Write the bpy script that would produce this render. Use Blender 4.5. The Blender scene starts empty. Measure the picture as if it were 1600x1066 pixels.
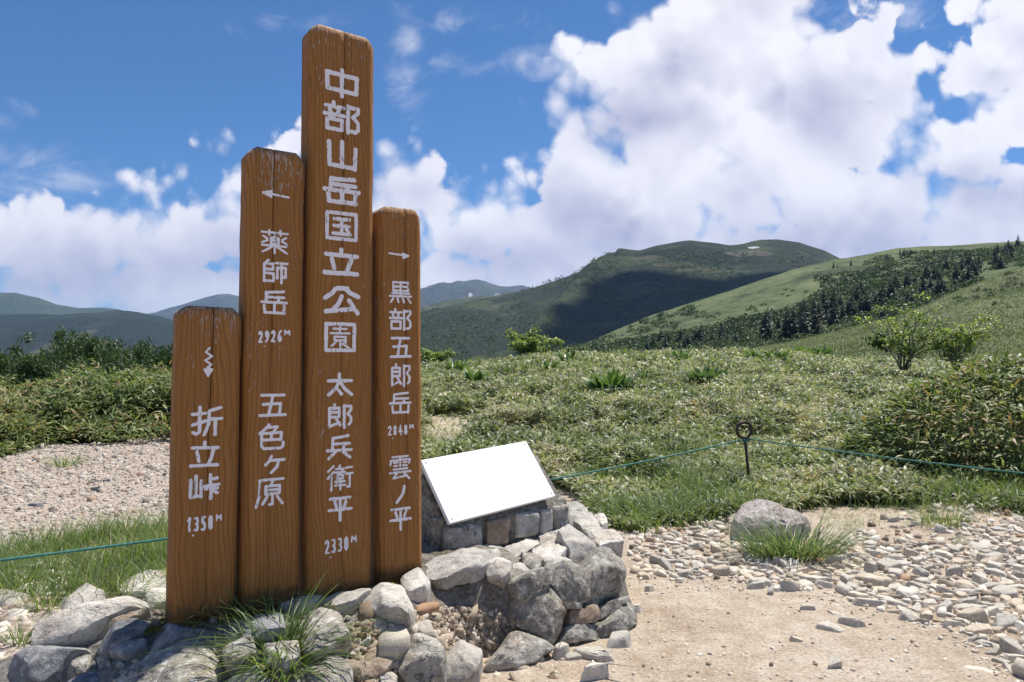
import bpy, bmesh, math, random
import numpy as np
from mathutils import Vector, Matrix

# ------------------------------------------------------------------ camera, sky, sun, exposure
scene = bpy.context.scene
COL = scene.collection
F = 1155.0            # focal length in photo pixels (1600 px wide)
HZ = 560.0            # photo row of the horizon
EYE = 1.5
cam_d = bpy.data.cameras.new('camera')
cam_d.sensor_width = 36.0
cam_d.lens = 36.0 * F / 1600.0
cam_d.shift_y = (HZ - 533.0) / 1600.0
cam_d.clip_start = 0.05
cam_d.clip_end = 40000.0
cam = bpy.data.objects.new('camera', cam_d)
COL.objects.link(cam)
cam.location = (0, 0, EYE)
cam.rotation_euler = (math.radians(90), 0, 0)
scene.camera = cam
scene.view_settings.view_transform = 'Standard'
scene.view_settings.look = 'None'
scene.view_settings.gamma = 1.0
scene.view_settings.exposure = 0.78
scene.cycles.use_denoising = True
scene.cycles.max_bounces = 8
scene.cycles.transparent_max_bounces = 8
scene.cycles.volume_bounces = 0
scene.cycles.sample_clamp_indirect = 6.0

SUN_EL, SUN_AZ = math.radians(66), math.radians(43)      # azimuth clockwise from +Y (towards +X)
SUN = Vector((math.cos(SUN_EL) * math.sin(SUN_AZ), math.cos(SUN_EL) * math.cos(SUN_AZ), math.sin(SUN_EL)))
sun_d = bpy.data.lights.new('sun', 'SUN')
sun_d.energy = 4.0
sun_d.angle = math.radians(0.53)
sun_d.color = (1.0, 0.95, 0.87)
sun_o = bpy.data.objects.new('sun', sun_d)
COL.objects.link(sun_o)
sun_o.rotation_euler = SUN.to_track_quat('Z', 'Y').to_euler()
sun_o.location = (0, 0, 30)


class NT:
    """small helper to wire shader nodes"""
    def __init__(s, tree):
        s.t = tree
        s.n = tree.nodes
        s.l = tree.links

    def put(s, node, key, val):
        if val is None:
            return
        sock = node.inputs[key]
        if isinstance(val, bpy.types.NodeSocket):
            s.l.new(val, sock)
        else:
            sock.default_value = val

    def math(s, op, a, b=None, c=None, clamp=False):
        nd = s.n.new('ShaderNodeMath')
        nd.operation = op
        nd.use_clamp = clamp
        s.put(nd, 0, a); s.put(nd, 1, b); s.put(nd, 2, c)
        return nd.outputs[0]

    def vm(s, op, a, b=None, scale=None):
        nd = s.n.new('ShaderNodeVectorMath')
        nd.operation = op
        s.put(nd, 0, a); s.put(nd, 1, b)
        if scale is not None:
            s.put(nd, 'Scale', scale)
        return nd.outputs[1] if op in ('LENGTH', 'DOT_PRODUCT', 'DISTANCE') else nd.outputs[0]

    def sep(s, v):
        nd = s.n.new('ShaderNodeSeparateXYZ')
        s.put(nd, 0, v)
        return nd.outputs

    def comb(s, x, y, z):
        nd = s.n.new('ShaderNodeCombineXYZ')
        s.put(nd, 0, x); s.put(nd, 1, y); s.put(nd, 2, z)
        return nd.outputs[0]

    def noise(s, vec, scale, detail=4.0, rough=0.5, dist=0.0, lac=2.0, col=False):
        nd = s.n.new('ShaderNodeTexNoise')
        s.put(nd, 'Vector', vec)
        s.put(nd, 'Scale', scale); s.put(nd, 'Detail', detail); s.put(nd, 'Roughness', rough)
        s.put(nd, 'Distortion', dist); s.put(nd, 'Lacunarity', lac)
        return nd.outputs[1] if col else nd.outputs[0]

    def voro(s, vec, scale, feat='F1', out=0, rnd=1.0):
        nd = s.n.new('ShaderNodeTexVoronoi')
        nd.feature = feat
        s.put(nd, 'Vector', vec); s.put(nd, 'Scale', scale)
        s.put(nd, 'Randomness', rnd)
        return nd.outputs[out]

    def ss(s, v, lo, hi, a=0.0, b=1.0, kind='SMOOTHSTEP'):
        nd = s.n.new('ShaderNodeMapRange')
        nd.interpolation_type = kind
        s.put(nd, 0, v); s.put(nd, 1, lo); s.put(nd, 2, hi); s.put(nd, 3, a); s.put(nd, 4, b)
        return nd.outputs[0]

    def mix(s, f, a, b, mode='MIX'):
        nd = s.n.new('ShaderNodeMix')
        nd.data_type = 'RGBA'
        nd.blend_type = mode
        s.put(nd, 0, f)
        for k, v in ((6, a), (7, b)):
            if isinstance(v, bpy.types.NodeSocket):
                s.l.new(v, nd.inputs[k])
            else:
                nd.inputs[k].default_value = (v[0], v[1], v[2], 1.0)
        return nd.outputs[2]

    def ramp(s, f, stops, kind='LINEAR'):
        nd = s.n.new('ShaderNodeValToRGB')
        cr = nd.color_ramp
        cr.interpolation = kind
        while len(cr.elements) < len(stops):
            cr.elements.new(0.5)
        for e, (p, c) in zip(cr.elements, stops):
            e.position = p
            e.color = (c[0], c[1], c[2], 1.0)
        s.put(nd, 0, f)
        return nd.outputs[0]


def build_world():
    w = bpy.data.worlds.new('World')
    scene.world = w
    w.use_nodes = True
    w.node_tree.nodes.clear()
    t = NT(w.node_tree)
    out = t.n.new('ShaderNodeOutputWorld')
    bg = t.n.new('ShaderNodeBackground')
    bg.inputs[1].default_value = 0.073
    t.l.new(bg.outputs[0], out.inputs[0])
    sky = t.n.new('ShaderNodeTexSky')
    sky.sky_type = 'NISHITA'
    sky.sun_disc = False
    sky.sun_elevation = SUN_EL
    sky.sun_rotation = SUN_AZ
    sky.altitude = 2300.0
    sky.air_density = 1.0
    sky.dust_density = 0.6
    sky.ozone_density = 1.5
    skyc = t.mix(1.0, sky.outputs[0], (0.34, 0.66, 0.95), 'MULTIPLY')

    tc = t.n.new('ShaderNodeTexCoord')
    d = tc.outputs['Generated']
    x, y, z = t.sep(d)[:3]
    ay = t.math('MAXIMUM', t.math('ABSOLUTE', y), 0.35)
    V = t.vm('SCALE', d, scale=t.math('DIVIDE', 1.0, ay))
    vx, vy, vz = t.sep(V)[:3]
    P0 = t.comb(vx, vz, 0.0)
    # domain warp, so that the bank outlines billow
    wv = t.noise(V, 4.5, 3, 0.55, col=True)
    wv = t.vm('SUBTRACT', wv, (0.5, 0.5, 0.5))
    V2 = t.vm('ADD', V, t.vm('SCALE', wv, scale=0.05))
    P = t.vm('ADD', P0, t.vm('SCALE', wv, scale=0.045))

    def blobs(lst):
        acc = None
        for (px, py, rx, ry) in lst:
            r = min(rx, ry) / F
            kx, ky = r * F / rx, r * F / ry
            nd = t.n.new('ShaderNodeVectorMath')
            nd.operation = 'MULTIPLY_ADD'
            t.l.new(P, nd.inputs[0])
            nd.inputs[1].default_value = (kx, ky, 0.0)
            nd.inputs[2].default_value = (-(px - 800) / F * kx, -(HZ - py) / F * ky, 0.0)
            e = t.math('SUBTRACT', r, t.vm('LENGTH', nd.outputs[0]))
            acc = e if acc is None else t.math('MAXIMUM', acc, e)
        return acc

    cum = [(955, 118, 84, 74), (935, 205, 80, 66), (905, 275, 80, 50), (1065, 105, 135, 100), (1190, 20, 130, 120), (1180, 170, 200, 130), (1325, 105, 100, 95),
           (940, 240, 72, 60), (990, 330, 190, 100), (1270, 225, 110, 45), (1375, 175, 70, 50),
           (1550, 115, 90, 80), (1620, 60, 130, 110), (1590, 190, 90, 45), (1440, 232, 70, 35), (1390, 330, 230, 80),
           (1545, 345, 190, 85), (800, 352, 80, 56), (745, 400, 160, 60), (640, 285, 66, 42),
           (40, 372, 160, 70), (170, 385, 190, 76), (340, 370, 150, 84), (405, 285, 74, 54), (242, 295, 44, 26), (445, 240, 54, 24),
           (250, 448, 520, 78), (950, 430, 420, 80), (1150, 300, 160, 90), (1010, 190, 125, 95), (1260, 190, 140, 90), (1390, 160, 75, 80), (1520, 210, 90, 70), (1120, 390, 260, 70), (1250, 320, 120, 60), (1400, 95, 60, 70), (1330, 255, 90, 45), (1500, 270, 110, 50), (640, 330, 120, 60), (760, 350, 60, 40), (1300, 400, 300, 74), (1520, 420, 300, 80),
           (1640, 310, 110, 80), (1090, 240, 110, 60)]
    holes = [(1486, 174, 30, 18), (1594, 244, 32, 24),
             (1414, 52, 30, 44), (1444, 115, 16, 54), (1300, 10, 28, 46), (325, 268, 24, 20)]
    D = blobs(cum)
    H = blobs(holes)
    D = t.math('MINIMUM', D, t.math('SUBTRACT', 0.006, t.math('MULTIPLY', H, 2.8)))
    # behind and beside the view: broken cumulus
    gen = t.math('ADD', t.math('MULTIPLY', t.math('SUBTRACT', t.noise(V, 1.6, 3, 0.5), 0.56), 0.9),
                 t.math('MULTIPLY', t.math('SUBTRACT', 0.25, vz), 0.08))
    front = t.math('MULTIPLY', t.ss(y, 0.3, 0.55), t.ss(z, 0.72, 0.5))
    D = t.math('ADD', t.math('MULTIPLY', D, front), t.math('MULTIPLY', gen, t.math('SUBTRACT', 1.0, front)))

    def field(vec):
        big = t.math('MULTIPLY', t.math('SUBTRACT', t.noise(vec, 7.0, 10, 0.64), 0.5), 0.135)
        pv = t.vm('MULTIPLY', vec, (1.0, 0.15, 1.0))
        vr = t.voro(pv, 15.0)
        v2 = t.voro(pv, 37.0)
        puff = t.math('ADD', t.math('MULTIPLY', t.math('SUBTRACT', 0.45, vr), 0.068), t.math('MULTIPLY', t.math('SUBTRACT', 0.45, v2), 0.036))
        return t.math('ADD', big, puff)
    n0 = field(V2)
    n1 = field(t.vm('ADD', V2, (0.010, 0.0, 0.034)))
    dens = t.math('ADD', t.math('ADD', D, 0.016), n0)
    ew = t.ss(t.noise(V2, 8.0, 3, 0.5), 0.38, 0.66, 0.012, 0.06)
    alpha = t.ss(dens, -0.001, ew)
    # thin streaks of cirrus and torn scraps
    wisp = [(640, 75, 30, 34), (636, 135, 34, 44), (700, 105, 60, 18), (790, 106, 44, 13), (4, 185, 16, 7), (10, 242, 28, 8),
            (60, 285, 90, 14), (1350, 18, 90, 26), (720, 40, 90, 8), (880, 108, 40, 6), (560, 330, 40, 20)]
    W = blobs(wisp)
    wn = t.math('MULTIPLY', t.math('SUBTRACT', t.noise(t.vm('MULTIPLY', V2, (0.8, 1, 1.3)), 13.0, 8, 0.62, 0.6), 0.5), 0.15)
    wa = t.math('MULTIPLY', t.ss(t.math('ADD', W, wn), -0.012, 0.075), t.math('MULTIPLY', front, 0.85))
    alpha = t.math('MAXIMUM', alpha, wa)
    # light: thin rims bright, the sides away from the sun and the thick bases greyer
    rel = t.math('SUBTRACT', n0, n1)
    b0 = t.noise(V2, 6.0, 2, 0.5)
    b1 = t.noise(t.vm('ADD', V2, (0.02, 0.0, 0.07)), 6.0, 2, 0.5)
    rel = t.math('ADD', rel, t.math('MULTIPLY', t.math('SUBTRACT', b0, b1), 0.16))
    lit = t.ss(rel, -0.075, 0.035, 0.0, 1.0, 'LINEAR')
    soft = t.noise(V2, 5.0, 6, 0.6)
    greys = [(1240, 372, 160, 30), (1400, 380, 130, 24), (1000, 190, 90, 50), (905, 330, 60, 44), (1010, 375, 100, 30),
             (100, 425, 200, 36), (310, 405, 110, 34), (800, 415, 70, 30), (1560, 300, 70, 30), (1290, 180, 60, 50), (640, 300, 40, 18)]
    G = t.ss(t.math('ADD', blobs(greys), t.math('MULTIPLY', t.math('SUBTRACT', soft, 0.5), 0.12)), -0.045, 0.04)
    deep = t.ss(dens, 0.02, 0.14)
    shade = t.math('MULTIPLY', t.math('SUBTRACT', 1.0, lit), t.math('ADD', t.math('MULTIPLY', deep, 0.8), 0.28))
    shade = t.math('ADD', shade, t.math('MULTIPLY', G, 0.60), clamp=True)
    cc = t.mix(shade, (8.2, 8.1, 8.6), (3.5, 3.6, 5.2))
    low = t.ss(vz, 0.0, 0.16, 0.35, 0.0)
    skyc = t.mix(low, skyc, (5.6, 6.6, 8.2))
    c = t.mix(alpha, skyc, cc)
    t.l.new(c, bg.inputs[0])
    w.cycles.sampling_method = 'MANUAL'
    w.cycles.sample_map_resolution = 256
    return w


build_world()

# ------------------------------------------------------------------ helpers
rng = np.random.default_rng(11)
random.seed(11)


def px3(px, py, Y):
    """world point seen at photo pixel (px, py) at depth Y"""
    return np.array([(px - 800.0) / F * Y, Y, EYE - (py - HZ) / F * Y])


def _hash(ix, iy, iz, seed):
    h = (ix * 374761393 + iy * 668265263 + iz * 2147483647 + seed * 974634777) & 0xFFFFFFFF
    h = ((h ^ (h >> 13)) * 1274126177) & 0xFFFFFFFF
    h = ((h ^ (h >> 16)) * 2246822519) & 0xFFFFFFFF
    return ((h ^ (h >> 15)) & 0xFFFFFF) / float(0xFFFFFF)


def vnoise(p, seed=0):
    p = np.asarray(p, float)
    i = np.floor(p).astype(np.int64)
    f = p - i
    f = f * f * f * (f * (f * 6 - 15) + 10)
    r = 0
    for dx in (0, 1):
        for dy in (0, 1):
            for dz in (0, 1):
                w = (f[..., 0] if dx else 1 - f[..., 0]) * (f[..., 1] if dy else 1 - f[..., 1]) * (f[..., 2] if dz else 1 - f[..., 2])
                r = r + w * _hash(i[..., 0] + dx, i[..., 1] + dy, i[..., 2] + dz, seed)
    return r


def fbm(p, scale=1.0, octv=4, seed=0, gain=0.5):
    p = np.asarray(p, float) * scale
    s = 0; a = 1.0; t = 0
    for k in range(octv):
        s = s + a * (vnoise(p, seed + k * 17) - 0.5)
        t += a
        a *= gain
        p = p * 2.03 + 13.7
    return s / t * 2.0       # about -1..1


def fbm2(x, y, scale=1.0, octv=4, seed=0, gain=0.5):
    return fbm(np.stack([x, y, np.zeros_like(x)], -1), scale, octv, seed, gain)


def sstep(x, a, b):
    t = np.clip((np.asarray(x, float) - a) / (b - a), 0, 1)
    return t * t * (3 - 2 * t)


def mesh_np(name, verts, faces, mat=None, smooth=False, uniform=None):
    """verts (N,3); faces: (M,k) array or list of arrays of equal-width index rows"""
    me = bpy.data.meshes.new(name)
    verts = np.ascontiguousarray(verts, dtype=np.float32)
    if isinstance(faces, np.ndarray):
        faces = [faces]
    faces = [np.asarray(f, np.int32) for f in faces if len(f)]
    me.vertices.add(len(verts))
    me.vertices.foreach_set('co', verts.ravel())
    loops = np.concatenate([f.ravel() for f in faces])
    tot = np.concatenate([np.full(len(f), f.shape[1], np.int32) for f in faces])
    start = np.concatenate([[0], np.cumsum(tot)[:-1]]).astype(np.int32)
    me.loops.add(len(loops))
    me.loops.foreach_set('vertex_index', loops.astype(np.int32))
    me.polygons.add(len(tot))
    me.polygons.foreach_set('loop_start', start)
    try:
        me.polygons.foreach_set('loop_total', tot)
    except Exception:
        pass
    if smooth:
        me.polygons.foreach_set('use_smooth', np.ones(len(tot), bool))
    me.update(calc_edges=True)
    me.validate()
    if mat:
        me.materials.append(mat)
    return me


def link(name, me, parent=None, loc=None):
    o = bpy.data.objects.new(name, me)
    COL.objects.link(o)
    if parent is not None:
        o.parent = parent
    if loc is not None:
        o.location = loc
    return o


def tag(o, label=None, cat=None, group=None, kind=None):
    if label: o['label'] = label
    if cat: o['category'] = cat
    if group: o['group'] = group
    if kind: o['kind'] = kind
    return o


def thing(name, label, cat, loc=(0, 0, 0), group=None):
    o = bpy.data.objects.new(name, None)
    COL.objects.link(o)
    o.location = loc
    o.empty_display_size = 0.1
    return tag(o, label, cat, group)


def attr_f(me, name, vals):
    a = me.attributes.new(name, 'FLOAT', 'POINT')
    a.data.foreach_set('value', np.ascontiguousarray(vals, np.float32))


# ------------------------------------------------------------------ leaves and blades (vectorised)
def leaves_mesh(P, D, N, L, W, bend, fold=0.25):
    """pointed leaf, 6 verts each: base, 2 at 1/3, 2 at 2/3, tip"""
    n = len(P)
    D = D / np.linalg.norm(D, axis=1, keepdims=True)
    S = np.cross(D, N); S /= np.linalg.norm(S, axis=1, keepdims=True) + 1e-9
    U = np.cross(S, D)
    L = L[:, None]; W = W[:, None]; B = bend[:, None]
    V = np.empty((n, 6, 3))
    V[:, 0] = P
    V[:, 1] = P + D * L * .35 - S * W * .5 + U * (W * fold)
    V[:, 2] = P + D * L * .35 + S * W * .5 + U * (W * fold)
    V[:, 3] = P + D * L * .7 - S * W * .36 - U * (B * L * .35) + U * (W * fold)
    V[:, 4] = P + D * L * .7 + S * W * .36 - U * (B * L * .35) + U * (W * fold)
    V[:, 5] = P + D * L * .97 - U * (B * L)
    k = (np.arange(n) * 6)[:, None]
    tri = np.concatenate([k + np.array([0, 2, 1]), k + np.array([3, 4, 5])])
    quad = k + np.array([1, 2, 4, 3])
    return V.reshape(-1, 3), [tri, quad]


def blades_mesh(P, D, L, W, droop, seg=4):
    """grass blades: strips that start along D and droop outwards"""
    n = len(P)
    D = D / np.linalg.norm(D, axis=1, keepdims=True)
    H = D.copy(); H[:, 2] = 0
    hn = np.linalg.norm(H, axis=1, keepdims=True)
    ang = rng.uniform(0, 6.283, n)
    H = np.where(hn > 1e-3, H / (hn + 1e-9), np.stack([np.cos(ang), np.sin(ang), 0 * ang], 1))
    S = np.stack([-H[:, 1], H[:, 0], np.zeros(n)], 1)
    tw = rng.uniform(-.9, .9, n)[:, None]
    S = S * np.cos(tw) + H * np.sin(tw)
    V = np.empty((n, 2 * seg + 1, 3))
    for k in range(seg + 1):
        t = k / seg
        c = P + D * (L * t)[:, None] + H * (droop * L * t * t * .8)[:, None]
        c[:, 2] -= droop * L * t ** 2.2 * .55
        w = W * (1 - t ** 1.6) * .5
        if k < seg:
            V[:, 2 * k] = c - S * w[:, None]
            V[:, 2 * k + 1] = c + S * w[:, None]
        else:
            V[:, 2 * seg] = c
    b = (np.arange(n) * (2 * seg + 1))[:, None]
    quads = np.concatenate([b + np.array([2 * k, 2 * k + 1, 2 * k + 3, 2 * k + 2]) for k in range(seg - 1)])
    tri = b + np.array([2 * seg - 2, 2 * seg - 1, 2 * seg])
    return V.reshape(-1, 3), [quads, tri]


def join_vf(parts):
    vs = []; fs = {}
    off = 0
    for v, f in parts:
        if isinstance(f, np.ndarray): f = [f]
        vs.append(v)
        for q in f:
            if len(q): fs.setdefault(q.shape[1], []).append(q + off)
        off += len(v)
    return np.concatenate(vs), [np.concatenate(x) for x in fs.values()]


# ------------------------------------------------------------------ materials
def new_mat(name):
    m = bpy.data.materials.new(name)
    m.use_nodes = True
    m.node_tree.nodes.clear()
    t = NT(m.node_tree)
    out = t.n.new('ShaderNodeOutputMaterial')
    b = t.n.new('ShaderNodeBsdfPrincipled')
    t.l.new(b.outputs[0], out.inputs[0])
    return m, t, b, out


def bump(t, b, h, dist=0.01, strength=1.0):
    n = t.n.new('ShaderNodeBump')
    t.put(n, 'Height', h); n.inputs['Distance'].default_value = dist; n.inputs['Strength'].default_value = strength
    t.l.new(n.outputs[0], b.inputs['Normal'])


def coords(t, which='Object'):
    tc = t.n.new('ShaderNodeTexCoord')
    return tc.outputs[which]


def obj_rand(t):
    return t.n.new('ShaderNodeObjectInfo').outputs['Random']


def isl_rand(t):
    return t.n.new('ShaderNodeNewGeometry').outputs['Random Per Island']


def wpos(t):
    return t.n.new('ShaderNodeNewGeometry').outputs['Position']


def leaf_mat(name, stops, rough=0.45, trans=0.35, patch=0.35, patch_scale=0.35, tint=(0.5, 0.75, 0.3), spec=0.5, big=0.0):
    m, t, b, out = new_mat(name)
    r = isl_rand(t)
    p = wpos(t)
    pn = t.noise(p, patch_scale, 4, 0.55)
    f = t.math('ADD', t.math('MULTIPLY', r, 1.0 - patch), t.math('MULTIPLY', t.ss(pn, 0.3, 0.7), patch))
    c = t.ramp(f, stops)
    if big:
        bv = t.ss(t.noise(p, big, 3, 0.6), 0.36, 0.62, 0.66, 1.14)
        c = t.mix(1.0, c, t.comb(bv, t.math('ADD', t.math('MULTIPLY', bv, 0.85), 0.13), bv), 'MULTIPLY')
    t.put(b, 'Base Color', c)
    b.inputs['Roughness'].default_value = rough
    b.inputs['Specular IOR Level'].default_value = spec
    tr = t.n.new('ShaderNodeBsdfTranslucent')
    t.put(tr, 0, t.mix(1.0, c, (1.6, 1.7, 0.9), 'MULTIPLY'))
    mx = t.n.new('ShaderNodeMixShader')
    mx.inputs[0].default_value = trans
    t.l.new(b.outputs[0], mx.inputs[1]); t.l.new(tr.outputs[0], mx.inputs[2])
    t.l.new(mx.outputs[0], out.inputs[0])
    return m


def rock_mat(name, a, b_, c_, scale=1.0, lichen=0.35, rough=0.85, bumpd=0.012, moss=0.0, warm=0.0):
    m, t, b, out = new_mat(name)
    p = t.vm('ADD', coords(t), t.vm('SCALE', t.comb(1.0, 0.7, 0.3), scale=t.math('MULTIPLY', obj_rand(t), 37.0)))
    n1 = t.noise(p, 5 * scale, 5, 0.6)
    n2 = t.noise(p, 26 * scale, 6, 0.65)
    n3 = t.noise(p, 130 * scale, 3, 0.6)
    col = t.ramp(n1, [(0.32, a), (0.52, b_), (0.72, c_)])
    rv = t.ss(obj_rand(t), 0, 1, 0.80, 1.15, 'LINEAR')
    col = t.mix(1.0, col, t.comb(rv, rv, rv), 'MULTIPLY')
    if warm:
        wm = t.math('MULTIPLY', t.ss(t.noise(p, 3.2 * scale, 4, 0.6), 0.52, 0.68), warm)
        col = t.mix(wm, col, (0.36, 0.22, 0.11))
    dk = t.ss(n2, 0.555, 0.61)
    col = t.mix(t.math('MULTIPLY', dk, lichen), col, (0.05, 0.05, 0.048))
    lt = t.ss(n2, 0.44, 0.39)
    col = t.mix(t.math('MULTIPLY', lt, lichen), col, (0.62, 0.60, 0.56))
    sp = t.ss(n3, 0.38, 0.64, 0.88, 1.10)
    col = t.mix(1.0, col, t.comb(sp, sp, sp), 'MULTIPLY')
    if moss:
        ms = t.math('MULTIPLY', t.ss(t.noise(p, 7 * scale, 4, 0.6), 0.56, 0.66), moss)
        col = t.mix(ms, col, (0.09, 0.10, 0.02))
    t.put(b, 'Base Color', col)
    b.inputs['Roughness'].default_value = rough
    b.inputs['Specular IOR Level'].default_value = 0.25
    wp = t.vm('ADD', p, t.vm('SCALE', t.vm('SUBTRACT', t.noise(p, 6 * scale, 3, 0.6, col=True), (0.5, 0.5, 0.5)), scale=0.22 / scale))
    ck = t.voro(t.vm('MULTIPLY', wp, (1.0, 1.0, 2.0)), 5.5 * scale, 'DISTANCE_TO_EDGE')
    ckm = t.math('MULTIPLY', t.ss(ck, 0.022, 0.0), t.ss(t.noise(p, 4 * scale, 2, 0.5), 0.5, 0.68))
    col = t.mix(t.math('MULTIPLY', ckm, 0.30), col, (0.05, 0.045, 0.04))
    t.put(b, 'Base Color', col)
    h = t.math('ADD', t.math('MULTIPLY', n2, 0.8), t.math('ADD', t.math('MULTIPLY', n3, 0.2), t.math('MULTIPLY', ckm, -0.35)))
    bump(t, b, h, bumpd)
    return m

# ------------------------------------------------------------------ ground sheet
def ip(x, pts):
    pts = np.array(pts, float)
    return np.interp(x, pts[:, 0], pts[:, 1])


CREST_Y = [(-400, 17), (270, 17), (400, 24), (600, 45), (900, 55), (1200, 60), (1350, 60), (2000, 50)]
CREST_H = [(-400, 0.25), (300, 0.25), (600, 0.5), (664, 0.52), (760, 0.78), (850, 1.25), (1000, 1.48), (1200, 1.72), (1260, 1.45),
           (1310, 0.95), (1600, 0.8), (2200, 0.9)]


def ground_z(X, Y, rough=True):
    X = np.asarray(X, float); Y = np.asarray(Y, float)
    px = 800 + F * X / np.maximum(Y, 5.0)
    yc = ip(px, CREST_Y); hc = ip(px, CREST_H)
    t = np.clip((Y - 7.0) / (yc - 7.0), 0, 1)
    t = t * (0.35 + 0.65 * np.clip(t * 3, 0, 1))
    h = hc * t
    d = np.maximum(Y - yc, 0)
    dd = np.where(d < 40, d * d * 0.004, 6.4 + (d - 40) * 0.32)
    h = h - np.minimum(dd, 330)
    rr = np.hypot(X, Y)
    db = np.maximum(np.where(Y < 0, rr - 40, np.abs(X) - 70 - np.maximum(Y, 0) * 0.9), 0)
    h = h - np.minimum(np.where(db < 40, db * db * 0.004, 6.4 + (db - 40) * 0.32), 300) * (Y < 60)
    if rough:
        k = np.clip(1 - rr / 400, 0, 1)
        h = h + k * (0.035 * fbm2(X, Y, 0.45, 3, 3) + 0.012 * fbm2(X, Y, 3.0, 3, 5))
        lump = sstep(Y, 12, 22) * k
        h = h + lump * 0.12 * fbm2(X, Y, 0.16, 3, 9)
    return h


def to_px(X, Y, Z):
    Yc = np.maximum(Y, 0.3)
    return 800 + F * X / Yc, HZ - (Z - EYE) * F / Yc


VEG_EDGE = [(-300, 745), (0, 726), (60, 712), (130, 704), (265, 698), (480, 700), (660, 742), (880, 765), (950, 818), (1000, 828), (1150, 806),
            (1270, 795), (1400, 786), (1480, 790), (1600, 800), (1900, 830)]


def veg_mask(X, Y, soft=6.0):
    """1 where the bamboo grass meadow stands"""
    px = 800 + F * X / np.maximum(Y, 1.0)
    py = HZ + 1733.0 / np.maximum(Y, 1.0)        # as if the ground were flat
    e = ip(px, VEG_EDGE) + 9 * fbm2(X, Y, 1.3, 3, 31)
    return sstep(e - py, -soft, soft) * (Y > 2.0)


LEFT_GRASS_TOP = [(-300, 880), (0, 862), (60, 850), (130, 838), (200, 824), (270, 812), (420, 800), (600, 790)]


def lgrass_mask(X, Y):
    px = 800 + F * X / np.maximum(Y, 1.0)
    py = HZ + 1733.0 / np.maximum(Y, 1.0)
    e = ip(px, LEFT_GRASS_TOP) + 14 * fbm2(X, Y, 1.6, 3, 37)
    m = sstep(py - e, -8, 14) * sstep(965 - py, 0, 40) * sstep(700 - px, 0, 200)
    return m * (Y > 2)


BARE = [(960, 684, 60, 11), (715, 668, 74, 22), (1000, 690, 36, 8), (690, 692, 44, 9), (1330, 668, 26, 6), (860, 640, 40, 6)]


def bare(x, y):
    px, py = to_px(x, y, ground_z(x, y, False))
    b = np.zeros_like(px)
    for (a, c, rx, ry) in BARE:
        b = np.maximum(b, np.exp(-(((px - a) / rx) ** 2 + ((py - c) / ry) ** 2) * 1.2))
    return np.clip(b + 0.35 * fbm2(x, y, 1.6, 3, 64) * (b > 0.08), 0, 1)


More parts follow.
